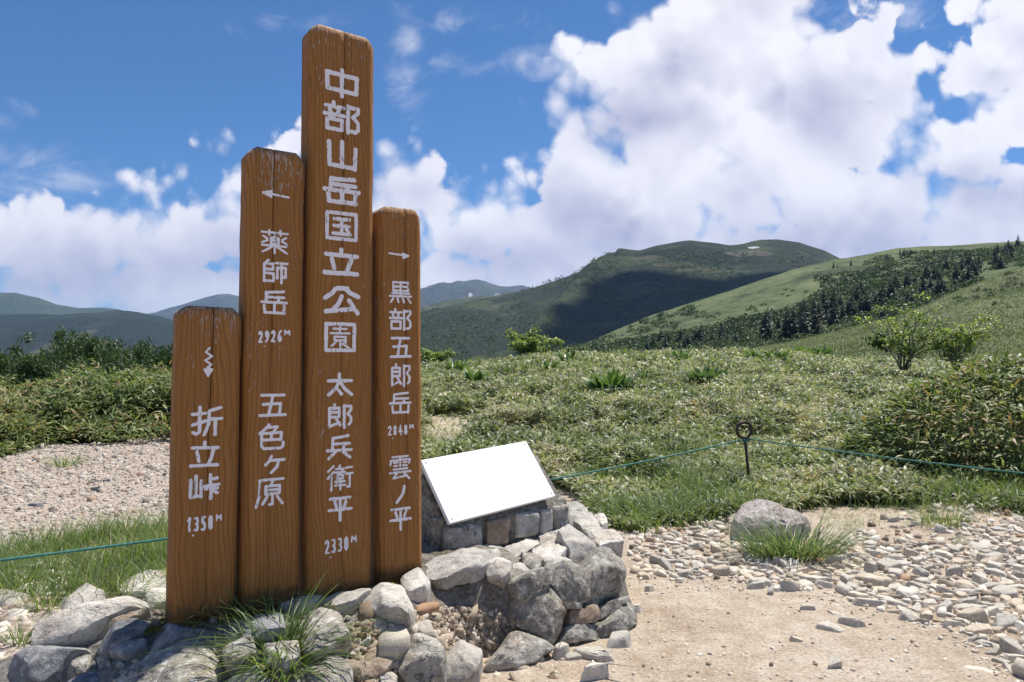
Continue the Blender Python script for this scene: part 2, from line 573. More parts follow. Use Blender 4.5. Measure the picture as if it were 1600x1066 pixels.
def build_ground():
    ph = np.concatenate([np.arange(-180, -46, 3.0), np.arange(-46, 46, 0.22), np.arange(46, 180, 3.0)])
    ph = np.radians(ph)
    r = [0.6]
    while r[-1] < 22000:
        r.append(r[-1] * (1.016 if r[-1] < 14 else 1.03 if r[-1] < 120 else 1.12))
    r = np.array(r)
    R, A = np.meshgrid(r, ph, indexing='ij')
    X = R * np.sin(A); Y = R * np.cos(A)
    Z = ground_z(X, Y)
    n, m = X.shape
    V = np.stack([X, Y, Z], -1).reshape(-1, 3)
    i = np.arange(n - 1)[:, None] * m; j = np.arange(m)[None, :]; j2 = (j + 1) % m
    Q = np.stack([i + j, i + m + j, i + m + j2, i + j2], -1).reshape(-1, 4)[:, ::-1]
    V = np.concatenate([V, [[0, 0, float(ground_z(0, 0))]]])
    T = np.stack([np.full(m, len(V) - 1), np.arange(m), (np.arange(m) + 1) % m], -1)[:, ::-1]
    mt, t, b, out = new_mat('earth')
    p = wpos(t)
    veg = t.n.new('ShaderNodeAttribute'); veg.attribute_name = 'veg'
    grv = t.n.new('ShaderNodeAttribute'); grv.attribute_name = 'gravel'
    n1 = t.noise(p, 0.9, 5, 0.6); n2 = t.noise(p, 7, 5, 0.65); n3 = t.noise(p, 55, 4, 0.7); n4 = t.noise(p, 260, 2, 0.6)
    dirt = t.ramp(t.math('ADD', t.math('MULTIPLY', n1, 0.45), t.math('MULTIPLY', n2, 0.55)),
                  [(0.34, (0.36, 0.275, 0.195)), (0.50, (0.49, 0.40, 0.305)), (0.66, (0.60, 0.52, 0.425))])
    sp = t.ss(n3, 0.3, 0.7, 0.72, 1.22)
    dirt = t.mix(1.0, dirt, t.comb(sp, sp, sp), 'MULTIPLY')
    pit = t.math('MULTIPLY', t.ss(t.noise(t.vm('MULTIPLY', p, (1, 1.7, 1)), 19, 5, 0.7), 0.61, 0.70), 0.7)
    dirt = t.mix(pit, dirt, (0.17, 0.11, 0.065))
    gr = t.mix(t.ss(n4, 0.35, 0.65), (0.33, 0.26, 0.20), (0.58, 0.50, 0.43))
    gc = t.math('ADD', t.math('MULTIPLY', t.sep(t.voro(p, 42.0, 'F1', 1))[0], 0.7), 0.62)
    gr = t.mix(1.0, gr, t.comb(gc, gc, gc), 'MULTIPLY')
    gr = t.mix(t.math('MULTIPLY', t.ss(n2, 0.55, 0.7), 0.35), gr, (0.40, 0.27, 0.18))
    dirt = t.mix(grv.outputs['Fac'], dirt, gr)
    soil = t.mix(n2, (0.035, 0.035, 0.014), (0.075, 0.075, 0.03))
    far = t.math('MULTIPLY', t.ss(t.vm('LENGTH', p), 60, 130), 1.0)
    soil = t.mix(far, soil, t.mix(t.noise(p, 0.03, 6, 0.6), (0.05, 0.075, 0.028), (0.10, 0.13, 0.05)))
    c = t.mix(veg.outputs['Fac'], dirt, soil)
    t.put(b, 'Base Color', c)
    b.inputs['Roughness'].default_value = 0.95
    b.inputs['Specular IOR Level'].default_value = 0.15
    h = t.math('ADD', t.math('MULTIPLY', n3, 0.6), t.math('ADD', t.math('MULTIPLY', n4, 0.3), t.math('MULTIPLY', n2, 0.8)))
    bump(t, b, h, 0.02)
    me = mesh_np('ground', V, [Q, T], mt, smooth=True)
    vm = np.append((veg_mask(X, Y) * (1 - sstep(bare(X, Y), .25, .6))).ravel(), 0)
    rr = np.hypot(V[:, 0], V[:, 1])
    vm = np.maximum(vm, (rr > 75) * 1.0)
    px = 800 + F * V[:, 0] / np.maximum(V[:, 1], 1)
    gl = sstep(700 - px + 160 * fbm2(V[:, 0], V[:, 1], 0.8, 3, 77), 0, 260) * (V[:, 1] > 2)
    attr_f(me, 'veg', np.maximum(vm, 0.75 * np.append(lgrass_mask(X, Y).ravel(), 0)))
    attr_f(me, 'gravel', gl)
    tag(link('ground', me), kind='structure')


build_ground()


# ------------------------------------------------------------------ hills and mountains: lofted from profiles at real distances
class Loft:
    def __init__(s, rows, px0, px1, nx, ny, amp, nscale, seed, ridged=0.0):
        s.px = np.linspace(px0, px1, nx)
        ys = np.array([r[0] for r in rows], float)
        zr = np.array([EYE - (ip(s.px, r[1]) - HZ) / F * r[0] for r in rows])     # (rows, nx)
        # rows spaced evenly inside every interval, C1 cubic along the depth
        Y = []
        for a, b in zip(ys[:-1], ys[1:]):
            Y.append(np.linspace(a, b, ny, endpoint=False))
        s.Y = np.append(np.concatenate(Y), ys[-1])
        m = np.zeros_like(zr)
        sl = np.diff(zr, axis=0) / np.diff(ys)[:, None]
        m[0] = sl[0]; m[-1] = sl[-1]
        m[1:-1] = np.where(sl[:-1] * sl[1:] > 0, 2 * sl[:-1] * sl[1:] / (sl[:-1] + sl[1:] + 1e-12), 0)
        k = np.clip(np.searchsorted(ys, s.Y, side='right') - 1, 0, len(ys) - 2)
        hgt = (ys[k + 1] - ys[k])[:, None]
        t = ((s.Y - ys[k])[:, None]) / hgt
        s.Z = ((2 * t ** 3 - 3 * t ** 2 + 1) * zr[k] + (t ** 3 - 2 * t ** 2 + t) * hgt * m[k]
               + (-2 * t ** 3 + 3 * t ** 2) * zr[k + 1] + (t ** 3 - t ** 2) * hgt * m[k + 1])
        s.X = (s.px[None, :] - 800) / F * s.Y[:, None]
        s.YY = np.repeat(s.Y[:, None], nx, 1)
        nz = fbm2(s.X, s.YY, nscale, 5, seed)
        if ridged:
            rg = 1 - np.abs(fbm2(s.X, s.YY, nscale * 0.7, 5, seed + 5)) * 2.2
            nz = nz * (1 - ridged) + rg * ridged
        s.Z = s.Z + amp * nz

    def mesh(s, name, mat):
        n, m = s.X.shape
        V = np.stack([s.X, s.YY, s.Z], -1).reshape(-1, 3)
        i = np.arange(n - 1)[:, None] * m; j = np.arange(m - 1)[None, :]
        Q = np.stack([i + j, i + j + 1, i + m + j + 1, i + m + j], -1).reshape(-1, 4)
        return tag(link(name, mesh_np(name, V, Q, mat, smooth=True)), kind='structure')

    def z_at(s, px, Y):
        fx = np.clip((px - s.px[0]) / (s.px[1] - s.px[0]), 0, len(s.px) - 1.001)
        fy = np.clip(np.interp(Y, s.Y, np.arange(len(s.Y))), 0, len(s.Y) - 1.001)
        i = fy.astype(int); j = fx.astype(int); u = fy - i; v = fx - j
        return (s.Z[i, j] * (1 - u) * (1 - v) + s.Z[i + 1, j] * u * (1 - v) + s.Z[i, j + 1] * (1 - u) * v + s.Z[i + 1, j + 1] * u * v)

    def hit(s, px, py):
        """first point of the surface on the ray through a photo pixel (None if it passes above)"""
        Y = np.linspace(s.Y[0], s.Y[-1], 1500)
        z = s.z_at(np.full_like(Y, px), Y)
        ray = EYE - (py - HZ) / F * Y
        k = np.nonzero(z >= ray)[0]
        if len(k) == 0: return None
        y = Y[k[0]]
        return np.array([(px - 800) / F * y, y, z[k[0]]])

    def hit_many(s, px, py, n=500):
        Y = np.linspace(s.Y[0], s.Y[-1], n)
        out = np.full((len(px), 3), np.nan)
        z = s.z_at(np.repeat(px[:, None], n, 1), np.repeat(Y[None], len(px), 0))
        ray = EYE - (py[:, None] - HZ) / F * Y[None]
        h = z >= ray
        ok = h.any(1); k = h.argmax(1)
        y = Y[k]
        out[:, 0] = (px - 800) / F * y; out[:, 1] = y; out[:, 2] = z[np.arange(len(px)), k]
        out[~ok] = np.nan
        return out


def grass_hill_mat(name, dark, mid, light, s1, s2, dry=0.4, forest=None, fscale=0.02, flo=0.5, fhi=0.6, spots=(), bumpd=0.6):
    """slope of grass with darker scrub; s1 coarse and s2 fine noise scale, in 1/m"""
    m, t, b, out = new_mat(name)
    p = wpos(t)
    a = t.noise(p, s1, 6, 0.6); f = t.noise(t.vm('MULTIPLY', p, (1, 0.45, 1.5)), s2, 6, 0.68)
    v = t.math('ADD', t.math('MULTIPLY', a, 0.5), t.math('MULTIPLY', f, 0.5))
    c = t.ramp(v, [(0.36, dark), (0.5, mid), (0.64, light)])
    if dry:
        d = t.math('MULTIPLY', t.ss(t.noise(p, s1 * 2.3, 5, 0.65), 0.56, 0.68), dry)
        c = t.mix(d, c, (0.22, 0.19, 0.11))
    if forest:
        fo = t.noise(p, fscale, 7, 0.62)
        fm = t.ss(fo, flo, fhi)
        fine = t.noise(p, fscale * 16, 4, 0.7)
        fc = t.mix(t.ss(fine, 0.35, 0.65), forest, tuple(x * 2.1 for x in forest))
        c = t.mix(fm, c, fc)
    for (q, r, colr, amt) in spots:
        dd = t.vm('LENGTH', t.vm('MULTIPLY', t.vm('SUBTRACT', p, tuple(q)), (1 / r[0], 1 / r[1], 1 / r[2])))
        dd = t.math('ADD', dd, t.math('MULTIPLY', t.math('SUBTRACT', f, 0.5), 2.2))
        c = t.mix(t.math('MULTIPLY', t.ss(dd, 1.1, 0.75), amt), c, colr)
    t.put(b, 'Base Color', c)
    b.inputs['Roughness'].default_value = 0.9
    b.inputs['Specular IOR Level'].default_value = 0.15
    bump(t, b, t.math('ADD', f, t.math('MULTIPLY', t.noise(p, s2 * 5, 4, 0.7), 0.5)), bumpd, 0.9)
    return m


SPUR = Loft([(58, [(1000, 640), (2000, 640)]),
             (75, [(1000, 610), (1080, 602), (1180, 575), (1300, 572), (1450, 560), (1600, 548), (2000, 520)]),
             (100, [(1000, 610), (1080, 590), (1180, 556), (1300, 545), (1450, 522), (1600, 497), (2000, 430)]),
             (128, [(1000, 615), (1080, 590), (1180, 549), (1300, 529), (1400, 506), (1500, 476), (1600, 448), (2000, 360)]),
             (150, [(1000, 620), (1080, 590), (1180, 545), (1230, 538), (1300, 521), (1350, 509), (1400, 497), (1450, 478), (1500, 456),
                    (1550, 435), (1600, 416), (1700, 385), (2000, 300)]),
             (165, [(1000, 640), (1080, 620), (1180, 560), (1300, 535), (1400, 512), (1500, 472), (1600, 434), (2000, 330)]),
             (178, [(1000, 660), (2000, 460)])], 1000, 2000, 330, 22, 0.55, 0.06, 3)
HILL = Loft([(130, [(560, 660), (2000, 640)]),
             (180, [(560, 640), (860, 578), (1000, 574), (1180, 562), (1300, 538), (1400, 516), (1500, 480), (1600, 442), (2000, 340)]),
             (260, [(560, 640), (830, 584), (860, 570), (900, 558), (1000, 537), (1100, 516), (1200, 490), (1300, 460), (1400, 440),
                    (1500, 425), (1600, 412), (2000, 340)]),
             (400, [(560, 640), (830, 580), (870, 556), (900, 544), (960, 518), (1020, 496), (1100, 471), (1160, 451), (1240, 425), (1300, 412),
                    (1350, 403), (1400, 394), (1440, 392), (1500, 391), (1600, 386), (1750, 378), (2000, 360)]),
             (440, [(560, 650), (900, 556), (1100, 486), (1300, 428), (1500, 408), (2000, 380)]),
             (600, [(560, 700), (2000, 560)])], 560, 2000, 420, 26, 1.6, 0.025, 8)
_g = SPUR
SPUR.mesh('hillside', grass_hill_mat('spur_grass', (0.085, 0.105, 0.05), (0.145, 0.168, 0.08), (0.215, 0.228, 0.12), 0.05, 0.55, 0.45,
                                     (0.035, 0.055, 0.02), 0.06, 0.60, 0.66, bumpd=0.5))
HILL.mesh('hillside', grass_hill_mat('hill_grass', (0.052, 0.075, 0.030), (0.108, 0.140, 0.058), (0.18, 0.205, 0.10), 0.02, 0.20, 0.4,
                                     (0.032, 0.046, 0.022), 0.03, 0.54, 0.585, bumpd=1.8))

RIDGE = [(240, 640), (400, 575), (560, 520), (640, 498), (664, 488), (690, 484), (720, 478), (760, 470), (800, 463), (830, 456), (880, 441), (930, 420), (962, 406), (965, 400),
         (975, 398), (1000, 397), (1020, 391), (1060, 383), (1080, 381), (1110, 384), (1140, 389), (1165, 387), (1190, 382), (1215, 381),
         (1250, 385), (1290, 399), (1320, 414), (1400, 446), (1700, 470)]
MOUNT = Loft([(560, [(560, 680), (1700, 660)]),
              (800, [(240, 680), (560, 620), (664, 566), (800, 560), (840, 548), (1000, 545), (1200, 525), (1400, 505), (1700, 500)]),
              (1100, [(240, 660), (400, 610), (560, 570), (664, 522), (760, 506), (850, 490), (930, 462), (1000, 443), (1100, 430), (1200, 422), (1300, 430), (1400, 455), (1700, 480)]),
              (1400, RIDGE),
              (1480, [(a, b + 10) for a, b in RIDGE]),
              (1800, [(240, 660), (1700, 620)])], 240, 1700, 640, 60, 9.0, 0.007, 21, 0.45)
# the spur that runs down to the left, with the steep scree beside it
_c = np.interp(MOUNT.Y, [700, 800, 1000, 1200, 1340, 1400], [800, 826, 872, 918, 955, 962])[:, None]
_w = np.interp(MOUNT.Y, [700, 900, 1340, 1400], [34, 34, 26, 22])[:, None]
_k = np.exp(-((MOUNT.px[None, :] - _c) / _w) ** 2)
MOUNT.Z += _k * np.interp(MOUNT.Y, [600, 800, 1200, 1370, 1400], [0, 22, 26, 6, 0])[:, None]
_pa = MOUNT.hit(1180, 388); _pb = MOUNT.hit(1170, 396)
_sp = [(_pb, (38, 34, 9), (0.26, 0.225, 0.19), 0.6)] if _pb is not None else []
if _pa is not None: _sp.append((_pa + np.array([0, 0, 3]), (9, 24, 4), (0.8, 0.81, 0.83), 0.9))
_shade_px = [(1040, 396, 60), (1085, 392, 70), (1130, 398, 60), (1160, 408, 50), (1100, 404, 60)]  # cloud shadow under the summit, painted as dark forest-coloured patches
_sp = [(MOUNT.hit(a, b_), (r_, 70, 13), (0.020, 0.030, 0.017), 0.9) for a, b_, r_ in _shade_px if MOUNT.hit(a, b_) is not None] + _sp
for (a, b_) in ((1050, 413), (1090, 421), (1010, 403), (1130, 424), (925, 440)):
    q = MOUNT.hit(a, b_)
    if q is not None: _sp.append((q, (34, 40, 5), (0.17, 0.165, 0.09), 0.55))  # sunlit strips between the shadows, painted as lighter patches
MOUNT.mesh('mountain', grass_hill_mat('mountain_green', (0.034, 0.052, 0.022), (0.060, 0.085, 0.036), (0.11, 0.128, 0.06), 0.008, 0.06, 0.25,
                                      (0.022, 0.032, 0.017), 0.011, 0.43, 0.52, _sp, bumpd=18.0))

FOREST = dict(dry=0.12, bumpd=14.0)
NEAR_LEFT = Loft([(1300, [(-500, 690), (700, 690)]), (1800, [(-500, 560), (0, 566), (270, 580), (700, 600)]),
                  (2500, [(-1500, 600), (-1100, 520), (-500, 480), (-200, 494), (-60, 498), (0, 496), (60, 490), (110, 487), (150, 487), (180, 488), (215, 492), (250, 498), (290, 508),
                          (400, 540), (700, 560)]),
                  (2800, [(-500, 520), (700, 600)]), (3600, [(-500, 660), (700, 660)])], -1500, 700, 420, 40, 26, 0.0028, 41, 0.55)
NEAR_LEFT.mesh('mountain', grass_hill_mat('far_forest', (0.015, 0.024, 0.015), (0.036, 0.050, 0.028), (0.085, 0.10, 0.054), 0.004, 0.03, 0.1,  # forest tones darkened to stand in for cloud shadow on this range
                                          (0.014, 0.022, 0.014), 0.006, 0.36, 0.48, [(NEAR_LEFT.hit(85, 545), (40, 300, 60), (0.13, 0.13, 0.09), 0.7)], bumpd=26.0))
FAR_LEFT = Loft([(3300, [(-500, 700), (600, 700)]), (4500, [(-1500, 520), (-900, 440), (-500, 430), (-200, 448), (-60, 458), (0, 460), (25, 459), (60, 466), (90, 476), (120, 480),
                                                            (160, 481), (185, 486), (206, 494), (240, 508), (300, 520), (600, 540)]),
                 (6000, [(-500, 640), (600, 640)])], -1500, 600, 380, 50, 30, 0.0016, 51, 0.5)
FAR_LEFT.mesh('mountain', grass_hill_mat('far_slope', (0.030, 0.042, 0.024), (0.050, 0.064, 0.034), (0.085, 0.092, 0.052), 0.003, 0.02, 0.2,
                                         (0.03, 0.045, 0.022), 0.004, 0.42, 0.52, bumpd=16.0))
PEAK_LEFT = Loft([(4800, [(60, 700), (700, 700)]), (6500, [(60, 540), (180, 512), (220, 499), (250, 489), (280, 481), (315, 470), (340, 464), (358, 463), (380, 467),
                                                           (430, 478), (500, 495), (700, 530)]),
                  (8000, [(60, 640), (700, 640)])], 60, 700, 220, 50, 40, 0.0012, 61, 0.5)
PEAK_LEFT.mesh('mountain', grass_hill_mat('peak_slope', (0.035, 0.042, 0.034), (0.055, 0.062, 0.046), (0.11, 0.11, 0.085), 0.002, 0.015, 0.3, bumpd=22.0))
FAINT = Loft([(9000, [(100, 640), (600, 640)]), (10500, [(100, 530), (205, 502), (224, 491), (240, 488), (256, 489), (280, 498), (600, 520)]),
              (12000, [(100, 640), (600, 640)])], 100, 600, 160, 40, 30, 0.001, 71, 0.4)
FAINT.mesh('mountain', grass_hill_mat('faint_slope', (0.08, 0.09, 0.07), (0.11, 0.12, 0.09), (0.16, 0.16, 0.13), 0.001, 0.01, 0.1, bumpd=20.0))
ROCKY = Loft([(4200, [(450, 700), (1000, 700)]),
              (5200, [(250, 600), (450, 520), (560, 492), (620, 470), (664, 456), (688, 448), (706, 447), (716, 443), (745, 442), (762, 447), (780, 452), (800, 453),
                      (818, 452), (832, 455), (860, 466), (1000, 500)]),
              (6400, [(450, 640), (1000, 640)])], 250, 1000, 320, 60, 46, 0.003, 81, 0.75)
_q = ROCKY.hit(735, 461)
_q2 = ROCKY.hit(778, 463)
_rs = [] if _q is None else [(_q, (14, 60, 22), (0.8, 0.82, 0.84), 0.75)]
if _q2 is not None: _rs.append((_q2, (26, 90, 26), (0.38, 0.36, 0.33), 0.7))
ROCKY.mesh('mountain', grass_hill_mat('rocky_slope', (0.045, 0.055, 0.042), (0.08, 0.085, 0.07), (0.17, 0.165, 0.145), 0.004, 0.02, 0.3, (0.045, 0.06, 0.035),
                                      0.004, 0.52, 0.58, _rs, bumpd=30.0))
MIDGREEN = Loft([(1900, [(450, 680), (1000, 680)]),
                 (2300, [(250, 620), (450, 535), (600, 492), (664, 481), (700, 472), (740, 466), (765, 465), (790, 468), (830, 474), (1000, 500)]),
                 (2900, [(450, 640), (1000, 640)])], 250, 1000, 260, 50, 14, 0.004, 91, 0.3)
MIDGREEN.mesh('hill', grass_hill_mat('mid_green', (0.036, 0.050, 0.024), (0.062, 0.078, 0.036), (0.12, 0.125, 0.068), 0.005, 0.03, 0.3,
                                     (0.03, 0.045, 0.022), 0.006, 0.48, 0.54, bumpd=9.0))


# ------------------------------------------------------------------ an unseen cumulus added above the frame to shade the mountain, and the hazy air
def build_shadow_cloud(poly, Z0, thick, seed, SURF=None):  # outline carried back along the sun from the wanted shadow
    SURF = SURF or MOUNT
    pts = []
    for (a, b_) in poly:
        q = SURF.hit(a, b_)
        k = (Z0 - q[2]) / SUN.z
        pts.append((q[0] + SUN.x * k, q[1] + SUN.y * k))
    pts = np.array(pts)
    c = pts.mean(0)
    n = 140
    seg = np.linalg.norm(np.roll(pts, -1, 0) - pts, axis=1)
    cum = np.concatenate([[0], np.cumsum(seg)])
    P2 = np.vstack([pts, pts[:1]])
    u = np.linspace(0, cum[-1], n, endpoint=False)
    ol = np.stack([np.interp(u, cum, P2[:, 0]), np.interp(u, cum, P2[:, 1])], 1)
    ol += 24 * np.stack([fbm2(ol[:, 0], ol[:, 1], 0.016, 4, seed), fbm2(ol[:, 0], ol[:, 1], 0.016, 4, seed + 1)], 1)
    rings = []
    prof = [(0.2, -0.10), (0.6, -0.16), (0.9, -0.1), (1.0, 0.05), (0.97, 0.25), (0.88, 0.5), (0.72, 0.75), (0.5, 0.93), (0.25, 1.0)]
    for (s, h) in prof:
        q = c + (ol - c) * s
        bil = fbm2(q[:, 0], q[:, 1], 0.012, 4, seed + 2)
        rings.append(np.column_stack([q, Z0 + thick * h * (1 + 0.45 * bil * (h > 0.1))]))
    V = np.concatenate(rings + [[[c[0], c[1], Z0 - 0.1 * thick], [c[0], c[1], Z0 + thick * 1.02]]])
    Q = []
    for k in range(len(prof) - 1):
        a = np.arange(n) + k * n; b_ = (np.arange(n) + 1) % n + k * n
        Q.append(np.stack([a, b_, b_ + n, a + n], 1))
    T1 = np.stack([(np.arange(n) + 1) % n, np.arange(n), np.full(n, len(V) - 2)], 1)
    k = (len(prof) - 1) * n
    T2 = np.stack([np.arange(n) + k, (np.arange(n) + 1) % n + k, np.full(n, len(V) - 1)], 1)
    m, t, b, out = new_mat('shadow_cloud_white')
    b.inputs['Base Color'].default_value = (0.9, 0.9, 0.92, 1)
    b.inputs['Roughness'].default_value = 1.0
    b.inputs['Specular IOR Level'].default_value = 0.0
    return tag(link('shadow_cloud', mesh_np('shadow_cloud', V, [np.concatenate(Q), np.concatenate([T1, T2])], m, smooth=True)), kind='structure')


build_shadow_cloud([(836, 530), (868, 503), (905, 474), (945, 437), (985, 424), (1040, 428), (1090, 436), (1150, 440), (1210, 436), (1300, 424), (1350, 430),
             (1340, 445), (1250, 470), (1150, 500), (1000, 535), (900, 540)], 2300.0, 240.0, 5)




def build_haze():
    x0, x1, y0, y1, z0, z1 = -16000, 16000, -16000, 17000, -345, 830
    v = [(x, y, z) for z in (z0, z1) for y in (y0, y1) for x in (x0, x1)]
    f = [(0, 2, 3, 1), (4, 5, 7, 6), (0, 1, 5, 4), (1, 3, 7, 5), (3, 2, 6, 7), (2, 0, 4, 6)]
    me = bpy.data.meshes.new('haze')
    me.from_pydata(v, [], f)
    m = bpy.data.materials.new('haze_air')
    m.use_nodes = True
    m.node_tree.nodes.clear()
    t = NT(m.node_tree)
    out = t.n.new('ShaderNodeOutputMaterial')
    pv = t.n.new('ShaderNodeVolumePrincipled')
    pv.inputs['Color'].default_value = (0.42, 0.64, 1.0, 1)
    pv.inputs['Density'].default_value = 0.00007
    pv.inputs['Anisotropy'].default_value = 0.2
    t.l.new(pv.outputs[0], out.inputs['Volume'])
    me.materials.append(m)
    o = tag(link('haze', me), kind='stuff')
    o['label'] = 'thin blue haze over the far mountains'
    return o


HAZE = build_haze()

# ------------------------------------------------------------------ the four timber sign posts with painted lettering
ROW0 = np.array([-538.0 / F * 2.90, 2.90])
ROW_A = math.radians(33)
RT = np.array([math.cos(ROW_A), math.sin(ROW_A)])        # along the row, to the right and away
RN = np.array([math.sin(ROW_A), -math.cos(ROW_A)])       # out of the faces, towards the viewer


def row_s(px, off=0.0):
    """distance along the row at which photo column px meets the plane of the faces"""
    k = (px - 800.0) / F
    o = ROW0 + RN * off
    return (k * o[1] - o[0]) / (RT[0] - k * RT[1])


def row_pt(px, py, off=0.0):
    s = row_s(px, off)
    o = ROW0 + RN * off
    Y = o[1] + RT[1] * s
    return s, EYE - (py - HZ) / F * Y


def wood_mat():
    m, t, b, out = new_mat('stained_timber')
    o = coords(t)
    rnd = obj_rand(t)
    p = t.vm('ADD', o, t.vm('SCALE', t.comb(3.1, 1.7, 2.3), scale=t.math('MULTIPLY', rnd, 9.0)))
    warp = t.vm('SUBTRACT', t.noise(t.vm('MULTIPLY', p, (3.2, 3.2, 0.75)), 1.0, 3, 0.5, col=True), (0.5, 0.5, 0.5))
    q = t.vm('ADD', p, t.vm('SCALE', warp, scale=0.16))
    streak = t.noise(t.vm('MULTIPLY', q, (95, 95, 1.3)), 1.0, 3, 0.55)
    wide = t.noise(t.vm('MULTIPLY', q, (16, 16, 0.5)), 1.0, 3, 0.5)
    ring = t.math('FRACT', t.math('MULTIPLY', t.sep(t.vm('ADD', p, t.vm('SCALE', warp, scale=0.24)))[0], 55.0))
    line = t.math('MULTIPLY', t.ss(ring, 0.55, 0.93), t.ss(ring, 1.0, 0.95))
    c = t.mix(wide, (0.27, 0.119, 0.032), (0.385, 0.176, 0.050))
    c = t.mix(t.math('MULTIPLY', t.ss(streak, 0.52, 0.72), 0.42), c, (0.15, 0.060, 0.016))
    c = t.mix(t.math('MULTIPLY', line, t.math('MULTIPLY', t.ss(wide, 0.3, 0.6), 0.38)), c, (0.12, 0.048, 0.013))
    # sun-bleached top and flaked paint
    z = t.sep(t.n.new('ShaderNodeTexCoord').outputs['Generated'])[2]
    zz = t.sep(o)[2]
    top = t.n.new('ShaderNodeAttribute'); top.attribute_name = 'fromtop'
    tf = top.outputs['Fac']
    fl = t.noise(t.vm('MULTIPLY', p, (150, 150, 26)), 1.0, 4, 0.7)
    fm = t.noise(t.vm('MULTIPLY', p, (13, 13, 2.2)), 1.0, 3, 0.6)
    thr = t.math('SUBTRACT', 0.70, t.math('ADD', t.math('MULTIPLY', t.ss(fm, 0.45, 0.75), 0.14), t.ss(tf, 0.34, 0.02, 0.0, 0.12)))
    fk = t.ss(t.math('SUBTRACT', fl, thr), 0.0, 0.03)
    c = t.mix(t.math('MULTIPLY', fk, 0.85), c, (0.50, 0.40, 0.33))
    # weathered end grain
    nz = t.sep(t.n.new('ShaderNodeNewGeometry').outputs['True Normal'])[2]
    eg = t.noise(t.vm('MULTIPLY', p, (60, 60, 60)), 1.0, 4, 0.7)
    endc = t.mix(t.ss(eg, 0.35, 0.65), (0.20, 0.11, 0.05), (0.48, 0.33, 0.22))
    c = t.mix(t.ss(nz, 0.15, 0.4), c, endc)
    # damp, dirty foot
    foot = t.n.new('ShaderNodeAttribute'); foot.attribute_name = 'foot'
    ft = t.math('MULTIPLY', t.ss(t.math('ADD', foot.outputs['Fac'], t.math('MULTIPLY', t.math('SUBTRACT', streak, 0.5), 0.10)), 0.035, -0.02), 0.7)
    c = t.mix(ft, c, (0.035, 0.028, 0.012))
    t.put(b, 'Base Color', c)
    b.inputs['Roughness'].default_value = 0.72
    b.inputs['Specular IOR Level'].default_value = 0.25
    h = t.math('SUBTRACT', t.math('ADD', t.math('MULTIPLY', t.ss(streak, 0.3, 0.7), -0.6), t.math('MULTIPLY', fk, -0.4)), t.math('MULTIPLY', line, 0.5))
    bump(t, b, h, 0.004)
    return m


WOOD = wood_mat()


def paint_mat():
    m, t, b, out = new_mat('white_paint')
    o = coords(t)
    n = t.noise(t.vm('MULTIPLY', o, (60, 60, 14)), 1.0, 5, 0.7)
    n2 = t.noise(o, 9.0, 4, 0.6)
    f = t.ss(t.math('ADD', n, t.math('MULTIPLY', t.math('SUBTRACT', n2, 0.5), 0.35)), 0.585, 0.65)
    grey = t.mix(t.noise(o, 30, 4, 0.6), (0.88, 0.85, 0.88), (0.76, 0.73, 0.76))
    c = t.mix(t.math('MULTIPLY', f, 0.8), grey, (0.24, 0.21, 0.15))
    t.put(b, 'Base Color', c)
    b.inputs['Roughness'].default_value = 0.75
    b.inputs['Specular IOR Level'].default_value = 0.2
    return m


PAINT = paint_mat()

